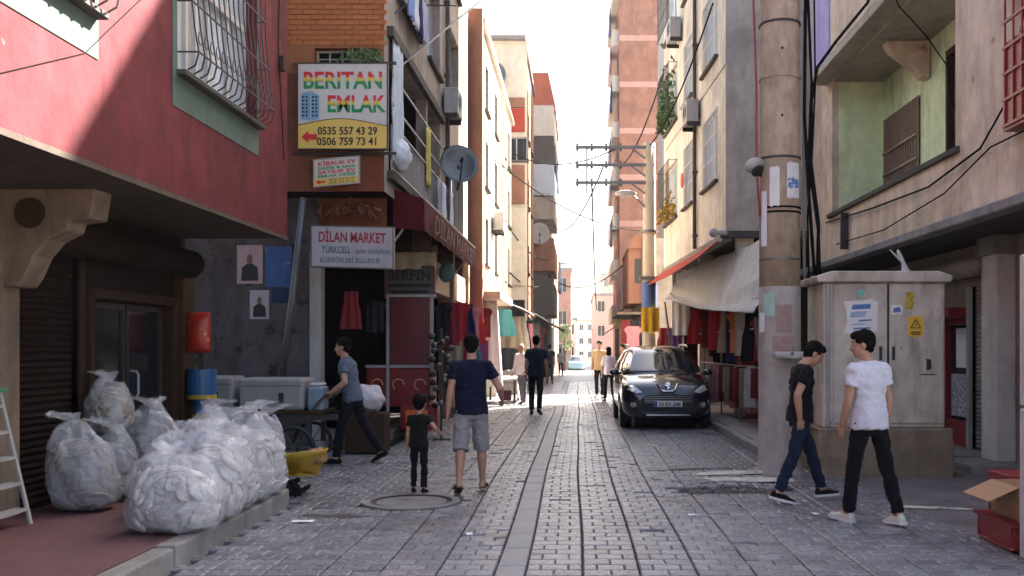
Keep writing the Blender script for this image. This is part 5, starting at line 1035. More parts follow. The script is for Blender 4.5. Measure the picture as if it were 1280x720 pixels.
m = MB(); m.add([(3.470, 7.55, .5), (3.470, 8.05, .5), (3.210, 8.0, .4), (3.210, 7.5, .4)], [(0, 1, 2, 3)]); m.build('flap', m_card, cx, solid=.006); m = MB(); m.add([(3.470, 7.55, .5), (4.170, 7.55, .5), (4.150, 7.34, .56), (3.530, 7.34, .56)], [(0, 1, 2, 3)]); m.build('flap', m_card, cx, solid=.006)
m = MB(); m.box(3.72, 4.2, 8.3, 8.7, 0, .5); tag(m.build('red_carton', m_redpaint, bevel=.008), 'red carton standing behind the open cardboard box', 'box')
fr = thing('display_fridge', 'white upright fridge at the right edge of the street', 'fridge', (3.7, 7.2, 0)); m = MB(); m.box(3.31, 3.95, 6.9, 7.2, .03, 1.15); m.build('lower_door', m_white, fr, bevel=.015); m = MB(); m.box(3.31, 3.95, 6.9, 7.2, 1.165, 2.3); m.build('upper_door', m_white, fr, bevel=.015); m = MB(); m.box(3.305, 3.33, 6.86, 6.9, 1.3, 1.6); m.build('handle', m_grey, fr)
# ---------------------------------------------------------------- car
def make_car(loc, rz, label, paint, detail=True):
    t = thing('parked_car', label, 'car', loc, rz)
    L = lambda mb, nm, mt, par=None, **k: mb.build(nm, mt, par or t, local=True, **k)
    st = [(-2.14, .50, .30, .56, .60, .62), (-2.08, .74, .22, .60, .76, .80), (-1.93, .87, .19, .62, .90, .945), (-1.6, .91, .19, .66, .985, 1.04), (-1.15, .925, .19, .7, 1.04, 1.1), (-.95, .925, .19, .7, 1.06, 1.1), (.4, .93, .19, .72, 1.09, 1.1), (1.4, .925, .2, .74, 1.12, 1.1), (1.9, .88, .24, .74, 1.08, 1.1), (2.1, .78, .3, .72, .95, .98), (2.16, .55, .4, .65, .8, .82)]
    secs = []
    for (y, wd, zb, zm, zs, zc) in st:
        half = [(0, zb), (wd * .55, zb), (wd * .9, zb + .04), (wd * .985, zb + .2), (wd, zm), (wd * .975, zs - .06), (wd * .9, zs), (wd * .6, zc - .012), (wd * .3, zc - .002), (0, zc)]
        secs.append([V((x, y, z)) for x, z in half] + [V((-x, y, z)) for x, z in half[-2:0:-1]])
    b = MB(); b.loft(secs); bd = L(b, 'body', paint, smooth=True, sub=2)
    cut = []
    for y in (-1.33, 1.28):
        m = MB(); m.tube([(-1.2, y, .33), (1.2, y, .33)], .375, 28); c = m.build('cut', m_black); c.location = loc; c.rotation_euler = (0, 0, rz); cut.append(c)
        md = bd.modifiers.new('arch', 'BOOLEAN'); md.object = c; md.operation = 'DIFFERENCE'; md.solver = 'FAST'
    bpy.context.view_layer.update(); bake(bd)
    for c in cut: bpy.data.objects.remove(c)
    for y in (-1.33, 1.28):
        m = MB(); m.tube([(-.62, y, .33), (.62, y, .33)], .37, 24); L(m, 'arch_liner', m_black)
        for s in (-1, 1):
            m = MB(); m.tube([(s * x, y, .33) for x in (.68, .7, .86, .895, .9)], [.26, .325, .325, .31, .22], 32); wl = L(m, 'wheel', m_black, smooth=True)
            m = MB(); m.tube([(s * .893, y, .33), (s * .905, y, .33)], [.215, .2], 28); m.tube([(s * .9, y, .33), (s * .918, y, .33)], [.05, .04], 12); L(m, 'rim', m_iron, wl)
            m = MB()
            for k in range(7): a = k * 2 * math.pi / 7; m.bar((s * .915, y + .04 * math.cos(a), .33 + .04 * math.sin(a)), (s * .908, y + .2 * math.cos(a), .33 + .2 * math.sin(a)), .05, .02, up=(1, 0, 0))
            L(m, 'spokes', M('alloy', (.5, .5, .52), .3, .05, 5, 0, metal=.9), wl)
    rings = [(1.04, -1.06, 2.08, .9, 5), (1.12, -.98, 2.06, .885, 5), (1.3, -.66, 1.98, .82, 4.5), (1.5, -.3, 1.86, .71, 4.2), (1.58, -.08, 1.76, .64, 4), (1.635, .25, 1.55, .52, 3.5), (1.65, .5, 1.2, .32, 3)]
    def ring_pt(k, a):
        i = min(int(k), len(rings) - 2); f = k - i; r = [p + (q - p) * f for p, q in zip(rings[i], rings[i + 1])]
        z, y0, y1, wd, e = r; c, s = math.cos(a), math.sin(a); q = (abs(c) ** e + abs(s) ** e) ** (-1 / e); bow = 1 - .0
        return V((wd * c * q, (y0 + y1) / 2 + (y1 - y0) / 2 * s * q - (.1 * (1 - (c * q) ** 2) if s < 0 else 0), z))
    b = MB(); n = 64; b.loft([[ring_pt(k, 2 * math.pi * j / n) for j in range(n)] for k in range(len(rings))]); L(b, 'roof', paint, smooth=True, sub=1)
    def patch(nm, a0, a1, k0, k1, mat, off=.008, inset=0.):
        b = MB()
        def f(u, v):
            k = k0 + (k1 - k0) * v; i_ = inset * v; a = R(a0 + i_ + (a1 - a0 - 2 * i_) * u); p = ring_pt(k, a); e = .01
            d1 = ring_pt(k, a + e) - ring_pt(k, a - e); d2 = ring_pt(min(k + .02, len(rings) - 1.001), a) - ring_pt(k - .02, a); nn = d1.cross(d2).normalized(); return p + nn * off
        b.grid(f, 20, 10); return L(b, nm, mat, smooth=True)
    cg = M('car_glass', (.012, .016, .02), .04, 0, 1, 0, spec=.8)
    patch('windscreen', 231, 309, .55, 3.75, cg); patch('rear_window', 52, 128, 1.2, 3.5, cg)
    for s in (0, 1):
        for a0, a1 in ((-38, -6), (-4, 22), (24, 42)):
            patch('side_window', (a0 if s == 0 else 180 - a1), (a1 if s == 0 else 180 - a0), 1.15, 3.2, cg)
    for s in (-1, 1):
        m = MB(); m.ball((s * .98, -.72, 1.1), (.1, .06, .07), 14, 10); mi = L(m, 'wing_mirror', paint, smooth=True); m = MB(); m.bar((s * .84, -.7, 1.06), (s * .95, -.71, 1.08), .05, .04); L(m, 'stalk', m_black, mi)
        m = MB(); m.tube([(s * .62, -.05, 1.62), (s * .63, .2, 1.66), (s * .62, 1.3, 1.67), (s * .6, 1.6, 1.6)], .018, 8); L(m, 'roof_rail', M('rail_alu', (.5, .5, .5), .35, 0, 1, 0, metal=.8), smooth=True)
    if not detail: return t
    chrome = M('chrome', (.75, .76, .78), .18, 0, 1, 0, metal=1)
    def front_y(x, z):
        """approximate depth of the nose at (x, z)"""
        ok, hit, _, _ = bd.ray_cast(V((x, -5, z)), V((0, 1, 0)))
        if ok: return hit.y
        yy = interp([(0, -2.13), (.45, -2.11), (.6, -2.06), (.72, -1.98), (.84, -1.82), (.93, -1.4)], abs(x))[0]
        return yy + interp([(0, .1), (.3, .02), (.5, 0), (.62, .0), (.75, .05), (.86, .14), (.95, .3), (1.05, .6)], z)[0]
    def nose(nm, outline, mat, off=.012, th=.01, par=None):
        m = MB(); n_ = len(outline); cxx = sum(p[0] for p in outline) / n_; czz = sum(p[1] for p in outline) / n_
        pts = [V((x, front_y(x, z) - off, z)) for x, z in outline] + [V((cxx, front_y(cxx, czz) - off - .01, czz))]; bk_ = [p + V((0, .06, 0)) for p in pts[:-1]]
        m.add(pts + bk_, [(i, (i + 1) % n_, n_) for i in range(n_)] + [(i, (i + 1) % n_, n_ + 1 + (i + 1) % n_, n_ + 1 + i) for i in range(n_)]); return L(m, nm, mat, par, smooth=False)
    hl = M('headlight_lens', (.55, .56, .58), .12, .2, 20, 0, metal=.5, coat=1)
    for s in (-1, 1):
        h = nose('headlight', [(s * .5, .74), (s * .62, .72), (s * .78, .78), (s * .86, .88), (s * .87, .98), (s * .8, .95), (s * .66, .86)], hl, .02)
        m = MB(); m.disc((s * .68, front_y(.68, .8) - .035, .8), .05, (0, -1, 0), .02, 16); L(m, 'lamp_bowl', chrome, h)
        h = nose('fog_light', [(s * (.68 + .055 * math.cos(a)), .5 + .055 * math.sin(a)) for a in [k * .524 for k in range(12)]], hl, .03)
        nose('bumper_corner', [(s * .5, .33), (s * .78, .36), (s * .8, .6), (s * .55, .58)], m_blackp, .012)
    gr = nose('grille', [(-.5, .36), (.5, .36), (.54, .6), (.42, .69), (-.42, .69), (-.54, .6)], m_blackp, .014)
    m = MB()
    for k in range(4): z = .55 + .035 * k; m.bar((-.46, front_y(.46, z) - .03, z), (0, front_y(0, z) - .03, z), .016, .012); m.bar((0, front_y(0, z) - .03, z), (.46, front_y(.46, z) - .03, z), .016, .012)
    L(m, 'grille_bars', M('grille_chrome', (.3, .3, .32), .3, 0, 1, 0, metal=.9), gr)
    m = MB(); P = [(-.2, .9), (-.15, .8), (-.1, .765), (.1, .765), (.15, .8), (.2, .9)]; m.tube([(x, front_y(x, z) - .028, z) for x, z in P], .018, 6); L(m, 'chrome_arc', chrome)
    em = [(-.015, .93), (.03, .935), (.055, .9), (.03, .885), (.05, .87), (.03, .86), (.045, .815), (.02, .83), (.01, .8), (-.02, .8), (-.005, .845), (-.05, .87), (-.05, .89), (-.01, .88), (-.045, .91)]
    nose('emblem', em, chrome, .05)
    pl = nose('number_plate', [(-.27, .46), (.27, .46), (.27, .57), (-.27, .57)], M('plate_white', (.72, .72, .72), .4), .05)
    m = MB(); m.box(-.27, -.225, -2.215, -2.2, .462, .568); L(m, 'plate_band', M('plate_blue', (.02, .06, .35), .4), pl)
    F = FR((0, -2.205, 0), (1, 0, 0), (0, -1, 0)); ORG[pl] = V((0, 0, 0)); text('33 EY 348', F, .02, .478, .075, m_blackp, pl, .002, width=.42, bold=.002)
    m = MB(); m.bar((-.42, front_y(.42, .3) - .015, .3), (.42, front_y(.42, .3) - .015, .3), .02, .025); L(m, 'bumper_strip', chrome)
    m = MB(); m.tube([(-.75, -1.02, 1.115), (-.4, -1.12, 1.12), (0, -1.14, 1.12), (.4, -1.12, 1.12)], .012, 6); L(m, 'wiper', m_black)
    return t
paint = M('black_blue_paint', (.008, .01, .02), .16, .1, 3, 0, coat=1.)
make_car((1.74, 20.75, 0), R(.5), 'black hatchback parked facing the camera at the right kerb', paint)
make_car((-.12, 106, zr(106)), 0, 'small pale teal car far down the street', M('teal_paint', (.2, .4, .42), .2, 0, 1, 0, coat=1), False)

# ---------------------------------------------------------------- people
def person(label, loc, rz, h=1.75, lean=4, legs=((12, 8, 2, 0), (-12, 10, 2, 0)), arms=((0, 8, 12, 0), (0, 8, 12, 0)), head=(0, 0), shirt='navy', trousers='black', shorts=False,
           shoe=None, skin=None, bald=False, child=False, far=False, sleeve=.55, build=1., foot=None, long_hair=False, hem=.86, name='person', sandals=False, sole=None, group=None, reach={}):
    """legs/arms are (left, right); leg = (hip pitch, knee bend, spread, toe pitch); arm = (pitch, spread, elbow bend, inward)"""
    t = thing(name, label, 'person', loc, rz, group); s = h / 1.75; hs = 1.45 if child else 1.
    sk = skin or m_skin; vox = .016 if far else .0075; cvox = .022 if far else .012
    pel = V((0, 0, .95)); ln = R(lean)
    def T(p):                                                         # torso point -> leaned
        d = V(p) - pel; return pel + V((d.x, d.y * math.cos(ln) + d.z * math.sin(ln), -d.y * math.sin(ln) + d.z * math.cos(ln)))
    J = {}
    for i, sd in enumerate((-1, 1)):
        hp, kb, sp, tp = legs[i]; hip = V((sd * .09, 0, .92)); a = R(hp); g = R(sp)
        kn = hip + V((sd * math.sin(g), math.sin(a) * math.cos(g), -math.cos(a) * math.cos(g))) * .43; a2 = R(hp - kb)
        an = kn + V((sd * math.sin(g) * .5, math.sin(a2), -math.cos(a2))) * .41; J['hip', i], J['kn', i], J['an', i], J['tp', i] = hip, kn, an, R(tp)
        ap, asp, eb, inn = arms[i]; shd = T((sd * .178 * build, 0, 1.405)); a = R(ap) ; g = R(asp)
        el = shd + V((sd * math.sin(g), math.sin(a) * math.cos(g), -math.cos(a) * math.cos(g))) * .29; a2 = R(ap + eb); g2 = R(asp * .4 - inn)
        fd = V((sd * math.sin(g2), math.sin(a2) * math.cos(g2), -math.cos(a2) * math.cos(g2))).normalized(); J['sh', i], J['el', i], J['wr', i], J['fd', i] = shd, el, el + fd * .255, fd
    # feet
    zmin = 9
    J['late'] = 1
    for i in (0, 1):
        tp = J['tp', i]; fdir = V((.14 * (-1, 1)[i], math.cos(tp), -math.sin(tp))).normalized(); up = V((0, math.sin(tp), math.cos(tp))); J['fdir', i], J['fup', i] = fdir, up
        for p in (J['an', i] - up * .085 - fdir * .06, J['an', i] - up * .085 + fdir * .19): zmin = min(zmin, p.z)
    for i, tgt in reach.items():                                      # two-bone reach of a hand to a point in the scene
        sd = (-1, 1)[i]; q = Matrix.Rotation(-rz, 3, 'Z') @ (V(tgt) - V(loc)) / s + V((0, 0, zmin)); shd = J['sh', i]; d = q - shd; a_, b_ = .29, .255
        D_ = min(d.length, a_ + b_ - .004); d = d.normalized(); ca = (a_ * a_ + D_ * D_ - b_ * b_) / (2 * a_ * D_); pole = V((sd * .35, -1, -.25)); pole = (pole - d * pole.dot(d)).normalized()
        el = shd + d * a_ * ca + pole * a_ * math.sqrt(max(0, 1 - ca * ca)); wr = shd + d * D_; J['el', i], J['wr', i], J['fd', i] = el, wr, (wr - el).normalized()
    def X(p): return V((p.x * s, p.y * s, (p.z - zmin) * s))
    def lim(mb, pts, rr, n=14, flat=1.): mb.tube([X(V(p)) for p in pts], [r * s for r in rr], n, True, flat)
    def cp(mb, p, q, r0, r1): mb.caps(X(p), X(q), r0 * s, r1 * s, 12)
    def ell(mb, secs, n=20):
        """stack of rounded ellipses: (x, y, z, rx, ry)"""
        mb.loft([[X(T((x + rx * math.copysign(abs(math.cos(a)) ** .85, math.cos(a)), y + ry * math.copysign(abs(math.sin(a)) ** .85, math.sin(a)), z))) for a in [2 * math.pi * k / n for k in range(n)]] for (x, y, z, rx, ry) in secs])
    B_ = build
    # head frame
    hp, hy = R(head[0]), R(head[1]); nb = T((0, .01, 1.47)); 
    Rm = Matrix.Rotation(-hy, 3, 'Z') @ Matrix.Rotation(-(hp + ln * .4), 3, 'X')
    hc = nb + Rm @ V((0, .025, .155 * (1 + (hs - 1) * .6)))
    H = lambda x, y, z: hc + Rm @ (V((x, y, z)) * hs)
    def hball(mb, c, r, n=16, m_=12): mb.ball(X(H(*c)), [q * s * hs for q in r], n, m_, Rm)
    b = MB()
    lim(b, [T((0, -.005, 1.40)), nb, H(0, -.005, -.06)], [.075 * B_, .058, .056])
    hball(b, (0, -.012, .035), (.075, .094, .085)); hball(b, (0, .03, -.03), (.062, .066, .085)); hball(b, (0, .065, -.09), (.028, .025, .022), 10, 8); hball(b, (0, .055, .045), (.05, .035, .03), 12, 8)
    b.caps(X(H(0, .088, .012)), X(H(0, .108, -.028)), .010 * s * hs, .0145 * s * hs); hball(b, (0, .085, -.062), (.024, .012, .01), 10, 6)
    for sd in (-1, 1): hball(b, (sd * .076, -.012, -.01), (.01, .024, .034), 10, 8)
    ell(b, [(0, 0, .86, .11, .08), (0, 0, .95, .15 * B_, .095), (0, 0, 1.1, .13 * B_, .09), (0, 0, 1.3, .155 * B_, .1), (0, 0, 1.4, .15 * B_, .085), (0, 0, 1.44, .08, .06)])
    for i, sd in enumerate((-1, 1)):
        sh_, el, wr, fd = J['sh', i], J['el', i], J['wr', i], J['fd', i]; hip, kn, an = J['hip', i], J['kn', i], J['an', i]
        cp(b, T((sd * .1, 0, 1.385)), sh_ - V((0, 0, .012)), .05, .046)
        lim(b, [sh_, sh_.lerp(el, .35), el], [.046, .048, .04]); cp(b, el - (el - sh_) * .05, el, .04, .041)
        lim(b, [el, el.lerp(wr, .3), wr], [.042, .043, .028])
        # hand: palm, four fingers, thumb
        wv = V((0, 1, 0)); wv = (wv - fd * wv.dot(fd)).normalized() if abs(fd.y) < .9 else V((0, 0, 1)); wv = (wv - fd * wv.dot(fd)).normalized()
        nn = fd.cross(wv) * (1 if sd < 0 else -1); inward = nn if nn.x * -sd > 0 else -nn
        secs = []
        for d, hw, th in ((-.02, .024, .022), (.0, .028, .02), (.04, .04, .017), (.08, .043, .015), (.095, .04, .012)):
            c = wr + fd * d; secs.append([X(c + wv * hw * math.cos(a) + inward * th * math.sin(a)) for a in [2 * math.pi * k / 12 for k in range(12)]])
        b.loft(secs)
        if not far:
            for f, (off, ln_) in enumerate(((.031, .07), (.0105, .08), (-.0105, .075), (-.031, .058))):
                p = wr + fd * .088 + wv * off; d = fd + wv * off * 1.6; q = p
                for sg, curl in enumerate((.28, .75, 1.2)):
                    dd = (d * math.cos(curl) + inward * math.sin(curl)).normalized(); e = q + dd * ln_ * (.44, .32, .26)[sg]; cp(b, q, e, .0092 - .0008 * sg, .0086 - .0008 * sg); q = e
            p = wr + fd * .03 + wv * .03; q = p + (fd * .5 + wv * .75 + inward * .25).normalized() * .042; e = q + (fd * .85 + wv * .25 + inward * .35).normalized() * .034; cp(b, p, q, .013, .0105); cp(b, q, e, .0105, .0085)
        else: cp(b, wr + fd * .09, wr + fd * .15 + inward * .02, .03, .018)
        lg = 1. if shorts else .7; lim(b, [hip + V((0, 0, .02)), hip.lerp(kn, .3), kn], [.075 * B_, .065 * B_, .05 * lg]); cp(b, kn, kn + (an - kn) * .05, .053 * lg, .05 * lg)
        lim(b, [kn, kn.lerp(an, .3) - V((0, .012, 0)), kn.lerp(an, .8), an], [.05 * lg, .057 * lg, .036 * lg, .033])
        fdir, up = J['fdir', i], J['fup', i]; heel = an - up * .05 - fdir * .035
        cp(b, an, heel, .035, .033); cp(b, heel, an - up * .06 + fdir * .13, .033, .026); cp(b, an, an - up * .055 + fdir * .1, .035, .026)
        for q in (-.018, .018): cp(b, an - up * .06 + fdir * .1 + V((q, 0, 0)), an - up * .066 + fdir * .175 + V((q * 1.1, 0, 0)), .022, .015)
    L = lambda mb, nm, mt, par=None, **k: mb.build(nm, mt, par or t, local=True, **k)
    L(b, 'body', sk, remesh=vox, sm=2)
    # eyes and brows
    if not far:
        m = MB()
        for sd in (-1, 1): hball(m, (sd * .031, .081, .018), (.013, .008, .008), 8, 6)
        L(m, 'eyes', M('eye_white', (.35, .33, .32), .3, 0, 1, 0)); m = MB()
        for sd in (-1, 1): hball(m, (sd * .031, .0885, .018), (.0055, .003, .0055), 8, 6); m.caps(X(H(sd * .018, .091, .038)), X(H(sd * .047, .08, .04)), .005 * s, .004 * s, 6)
        L(m, 'brows', m_hair)
    # hair
    m = MB()
    if bald: hball(m, (0, -.07, -.01), (.07, .04, .04)); 
    else:
        hball(m, (0, -.024, .054), (.087, .102, .09)); hball(m, (0, -.05, .01), (.08, .066, .075)); hball(m, (0, .03, .092), (.062, .066, .045)); hball(m, (0, -.06, -.035), (.058, .04, .045))
        if long_hair: hball(m, (0, -.065, -.06), (.085, .06, .12))
    L(m, 'hair', m_hair, remesh=.012 if far else .009, sm=1, disp=(.024 if not bald else .004, .016))
    # shirt
    m = MB(); e = .014
    ell(m, [(0, -.004, hem, .196 * B_, .136), (0, -.004, hem + .05, .192 * B_, .134), (0, -.002, 1.02, .176 * B_, .122), (0, 0, 1.15, .163 * B_, .112), (0, 0, 1.28, .178 * B_, .12), (0, -.004, 1.37, .178 * B_, .108), (0, -.004, 1.43, .135 * B_, .09), (0, .0, 1.475, .072, .068), (0, .003, 1.485, .066, .064)])
    for i, sd in enumerate((-1, 1)):
        sh_, el, wr, fd = J['sh', i], J['el', i], J['wr', i], J['fd', i]; cp(m, T((sd * .07, -.004, 1.405)), sh_, .07, .062)
        if sleeve <= 1: lim(m, [sh_, sh_.lerp(el, sleeve * .5), sh_.lerp(el, sleeve)], [.067, .066, .066])
        else: lim(m, [sh_, sh_.lerp(el, .6), el], [.066, .06, .053]); cp(m, el, el + fd * .02, .053, .052); lim(m, [el, el + fd * .23], [.052, .042])
    L(m, 'shirt', shirt if not isinstance(shirt, str) else m_cloth(shirt, (.02, .025, .06)), remesh=cvox, sm=2, disp=(.034, .085))
    # trousers
    m = MB(); end = .98 if not shorts else 0
    ell(m, [(0, 0, .80, .13 * B_, .1), (0, 0, .86, .165 * B_, .108), (0, 0, .92, .15 * B_, .098), (0, 0, .97, .13 * B_, .085)])
    for i, sd in enumerate((-1, 1)):
        hip, kn, an = J['hip', i], J['kn', i], J['an', i]
        cp(m, hip + V((0, 0, .0)), hip.lerp(kn, .1), .086 * B_, .09 * B_)
        if shorts: lim(m, [hip, hip.lerp(kn, .5), kn, kn.lerp(an, .12)], [.095 * B_, .097 * B_, .092, .092])
        else: lim(m, [hip, hip.lerp(kn, .5), kn], [.094 * B_, .082 * B_, .066]); cp(m, kn, kn + (an - kn) * .04, .066, .065); lim(m, [kn, kn.lerp(an, .5), kn.lerp(an, .97)], [.066, .063, .058])
    L(m, 'trousers', trousers, remesh=cvox, sm=2, disp=(.034, .075))
    for i in (0, 1):
        fdir, up, an = J['fdir', i], J['fup', i], J['an', i]; sx = fdir.cross(up).normalized(); m = MB(); secs = []
        prof = ((-.075, .025, .02, .05), (-.06, .036, .0, .09), (-.02, .04, .0, .1), (.03, .042, .0, .095), (.09, .046, .0, .068), (.15, .048, .0, .05), (.19, .04, .004, .038), (.21, .02, .012, .028)) if not sandals else ((-.075, .025, .0, .02), (-.05, .038, .0, .024), (.03, .042, .0, .026), (.1, .048, .0, .028), (.17, .046, .0, .026), (.205, .025, .0, .02))
        for d, hw, z0, z1 in prof:
            c = an - up * .085 + fdir * d; secs.append([X(c + sx * hw * a + up * (z0 + (z1 - z0) * q)) for a, q in ((-.9, 0), (-1, .3), (-.85, .75), (-.4, 1), (.4, 1), (.85, .75), (1, .3), (.9, 0))])
        m.loft(secs); sh_ = L(m, 'shoe', shoe or m_black, smooth=True, sub=1)
        if sandals: m = MB(); lim(m, [an - up * .06 + fdir * .07 + sx * .05 * a + up * (.035 * (1 - a * a)) for a in (-1, -.5, 0, .5, 1)], [.016] * 5, 8); L(m, 'strap', shoe or m_black, sh_, smooth=True)
        elif sole:
            m = MB(); m.loft([[X(an - up * .088 + fdir * d + sx * hw * a + up * q) for a, q in ((-1, 0), (-1, .024), (1, .024), (1, 0))] for d, hw in ((-.08, .026), (-.06, .04), (.03, .046), (.1, .05), (.16, .05), (.2, .04), (.216, .02))]); L(m, 'sole', sole, sh_, smooth=False)
    return t, X, J
cl = m_cloth
navy, blk, denim = cl('navyshirt', (.007, .009, .026)), cl('blackcloth', (.006, .006, .007)), cl('denim', (.012, .02, .042))
wsole = M('white_sole', (.65, .64, .62), .6)
person('man in black t-shirt and jeans looking down in front of the pole', (2.32, 10.0, 0), R(-84), 1.7, 3, ((21, 4, 2, -3), (-15, 9, 2, 14)), ((-10, 7, 25, 4), (-27, 10, 36, 12)), (34, 0), blk, denim, shoe=blk, sole=wsole, build=.93)
person('man in white t-shirt and black trousers seen from behind by the cabinet', (2.66, 8.75, 0), R(24), 1.76, 2, ((12, 4, 3, -6), (-13, 5, 4, 6)), ((4, 9, 18, 6), (-6, 9, 14, 2)), (6, -48), cl('whitetee', (.62, .61, .66)), blk, shoe=M('pale_sneaker', (.55, .56, .46), .6), sole=wsole, build=.92)
person('man in navy t-shirt and grey shorts walking away holding a child by the hand', (-1.18, 10.65, 0), R(4), 1.72, 2, ((-11, 14, 3, 22), (10, 4, 3, 0)), ((-2, 17, 6, -4), (6, 16, 62, 8)), (4, 0), navy, cl('greyshorts', (.27, .255, .25)), True, shoe=M('sandal_brown', (.03, .02, .016), .6), sandals=True, reach={0: (-1.455, 10.62, .76), 1: (-.86, 10.9, 1.03)})
person('small child in dark clothes holding the hand of the man in navy', (-1.75, 10.6, 0), R(-4), 1.02, 0, ((4, 6, 2, 4), (-4, 5, 2, 4)), ((2, 10, 8, 0), (8, 46, 18, -20)), (4, 0), cl('childshirt', (.007, .009, .007)), blk, shoe=blk, child=True, build=.95, reach={1: (-1.5, 10.62, .64)})
person('man in grey shirt striding left beside the loaded handcart', (-3.12, 13.3, 0), R(86), 1.76, 10, ((18, 10, 2, -2), (-21, 12, 2, 26)), ((34, 8, 12, 0), (22, 8, 20, 0)), (0, 0), cl('greyshirt', (.1, .12, .155)), cl('darktrousers', (.008, .008, .011)), shoe=blk, reach={0: (-3.36, 13.02, .98), 1: (-3.36, 13.36, .98)})
person('man in dark clothes walking away in the middle of the street', (-1.0, 23.0, 0), R(-6), 1.88, 2, ((8, 4, 2, 0), (-12, 14, 2, 18)), ((2, 8, 14, 2), (4, 10, 20, 4)), (0, 0), cl('darknavy', (.012, .016, .03)), blk, shoe=blk, far=True)
person('bald man in white shirt partly hidden behind the man in dark clothes', (-1.55, 27, 0), R(150), 1.72, 2, ((8, 4, 2, 0), (-8, 8, 2, 6)), ((4, 8, 40, 8), (6, 8, 30, 6)), (6, 0), cl('whiteshirt', (.7, .69, .68)), cl('greytrousers', (.12, .12, .13)), far=True, bald=True, sleeve=1.5)
person('man in tan shirt walking up the street left of the woman', (.7, 30.6, 0), R(170), 1.82, 2, ((10, 4, 2, 0), (-10, 10, 2, 10)), ((4, 8, 20, 2), (-4, 8, 14, 2)), (0, 0), cl('tanshirt', (.5, .33, .17)), blk, far=True)
person('woman in white blouse with dark hair by the car', (.93, 28.6, 0), R(10), 1.62, 2, ((8, 4, 2, 0), (-9, 9, 2, 8)), ((4, 8, 20, 2), (-4, 10, 24, 2)), (0, 0), cl('pinkwhite', (.68, .6, .66)), blk, far=True, long_hair=True, sleeve=.9, build=.9)
person('man in blue-grey shirt standing behind the car', (1.5, 30.5, 0), R(100), 1.72, 2, ((4, 4, 2, 0), (-4, 4, 2, 0)), ((4, 8, 20, 2), (4, 10, 24, 2)), (0, 0), cl('bluegrey', (.12, .13, .2)), blk, far=True)
person('dark dressed person at the far left shops', (-1.25, 43, 0), R(0), 1.74, 2, ((8, 4, 2, 0), (-8, 8, 2, 6)), shirt=cl('darknavy', (.012, .016, .03)), trousers=blk, far=True)
person('person in purple top farther along the left shops', (-1.75, 41, 0), R(180), 1.68, 2, ((8, 4, 2, 0), (-8, 8, 2, 6)), shirt=cl('purple', (.09, .05, .13)), trousers=blk, far=True)
person('distant person in pale top near the light tree', (-1.05, 60, zr(60)), R(180), 1.7, 2, shirt=cl('whiteshirt', (.7, .69, .68)), trousers=denim, far=True)
m = MB(); m.box(-.86, -.76, 10.93, 11.03, 1.0, 1.12); tag(m.build('small_parcel', M('maroon_wrap', (.12, .02, .025), .6), bevel=.01), 'small dark red parcel carried by the man in navy', 'parcel')
# ---------------------------------------------------------------- hanging goods
def garment(p, w_, h, rz, mat, label, kind=0, cat='garment', group=None, seed=0):
    b = MB(); rot = Matrix.Rotation(rz, 3, 'Z')
    out = {0: [(0, .30), (.04, .5), (.22, .5), (.26, .36), (1, .38)], 1: [(0, .3), (.3, .32), (.5, .42), (1, .5)], 2: [(0, .45), (1, .45)]}[kind]
    def f(u, v):
        hw = interp(out, v)[0] * w_; x = (u - .5) * 2 * hw; y = .06 * (1 - (2 * u - 1) ** 2) * .5 + .025 * math.sin(u * 14 + seed) * (.3 + v) + .02 * wob(u * 4, v * 4, seed)
        return V(p) + rot @ V((x, -y, -h * v))
    b.grid(f, 14, 12); b.grid(lambda u, v: f(u, v) + rot @ V((0, .05 + .05 * (1 - (2 * u - 1) ** 2), 0)), 14, 12)
    o = b.build('hanging_' + cat.split()[0], mat, smooth=True); tag(o, label, cat, group); return o
GC = {'red': (.42, .03, .04), 'navy': (.02, .025, .09), 'pink': (.6, .22, .25), 'white': (.66, .64, .62), 'orange': (.7, .2, .03), 'maroon': (.2, .025, .03), 'teal': (.06, .22, .24), 'tan': (.4, .3, .2), 'grey': (.25, .25, .26), 'black': (.015, .015, .018), 'purple': (.15, .06, .2), 'yellow': (.65, .36, .03), 'beige': (.5, .43, .36)}
gm = lambda k: cl('g_' + k, GC[k])
left = [(-2.62, 21.2, 2.6, .5, .85, 'red', 'red top nearest the cream pillar of the left clothes stall'), (-2.6, 22.4, 2.62, .5, .9, 'navy', 'navy top hanging second at the left clothes stall'), (-2.62, 22.6, 1.85, .5, .6, 'orange', 'orange top hanging low below the navy one'), (-2.6, 23.6, 2.6, .45, .9, 'pink', 'pink top hanging third at the left clothes stall'), (-2.6, 24.6, 2.6, .5, .9, 'red', 'red jacket hanging last before the brick edge'), (-2.6, 21.4, 1.7, .5, .7, 'maroon', 'maroon skirt hanging low under the first red top'),
        (-2.55, 26.5, 2.7, .4, .8, 'maroon', 'maroon top just left of the long white drape'), (-2.5, 32.5, 2.9, .9, .9, 'teal', 'teal cloth hung high beyond the white drape'), (-2.35, 34.5, 2.7, .9, 1.3, 'tan', 'tan coat hanging at the shaded left shops'), (-2.2, 36.5, 2.8, .8, 1.4, 'beige', 'beige coat with dark stripe farther along the left shops'), (-2.1, 40, 2.6, .8, 1.3, 'pink', 'pale pink rug hung out at the far left shops')]
for i, (x, y, z, w_, h, c, lab) in enumerate(left): garment((x, y, z), w_, h, rnd.uniform(-.2, .3), gm(c), lab, i % 3 if 'coat' not in lab else 1, seed=i)
sheet('white_drape', (-2.75, 27.6, 3.1), (.42, .1, 0), (.2, -.3, -2.6), cl('drapewhite', (.78, .76, .72)), 'long sunlit white drape hanging to the ground at the left stalls', 'drape', .07, 2)
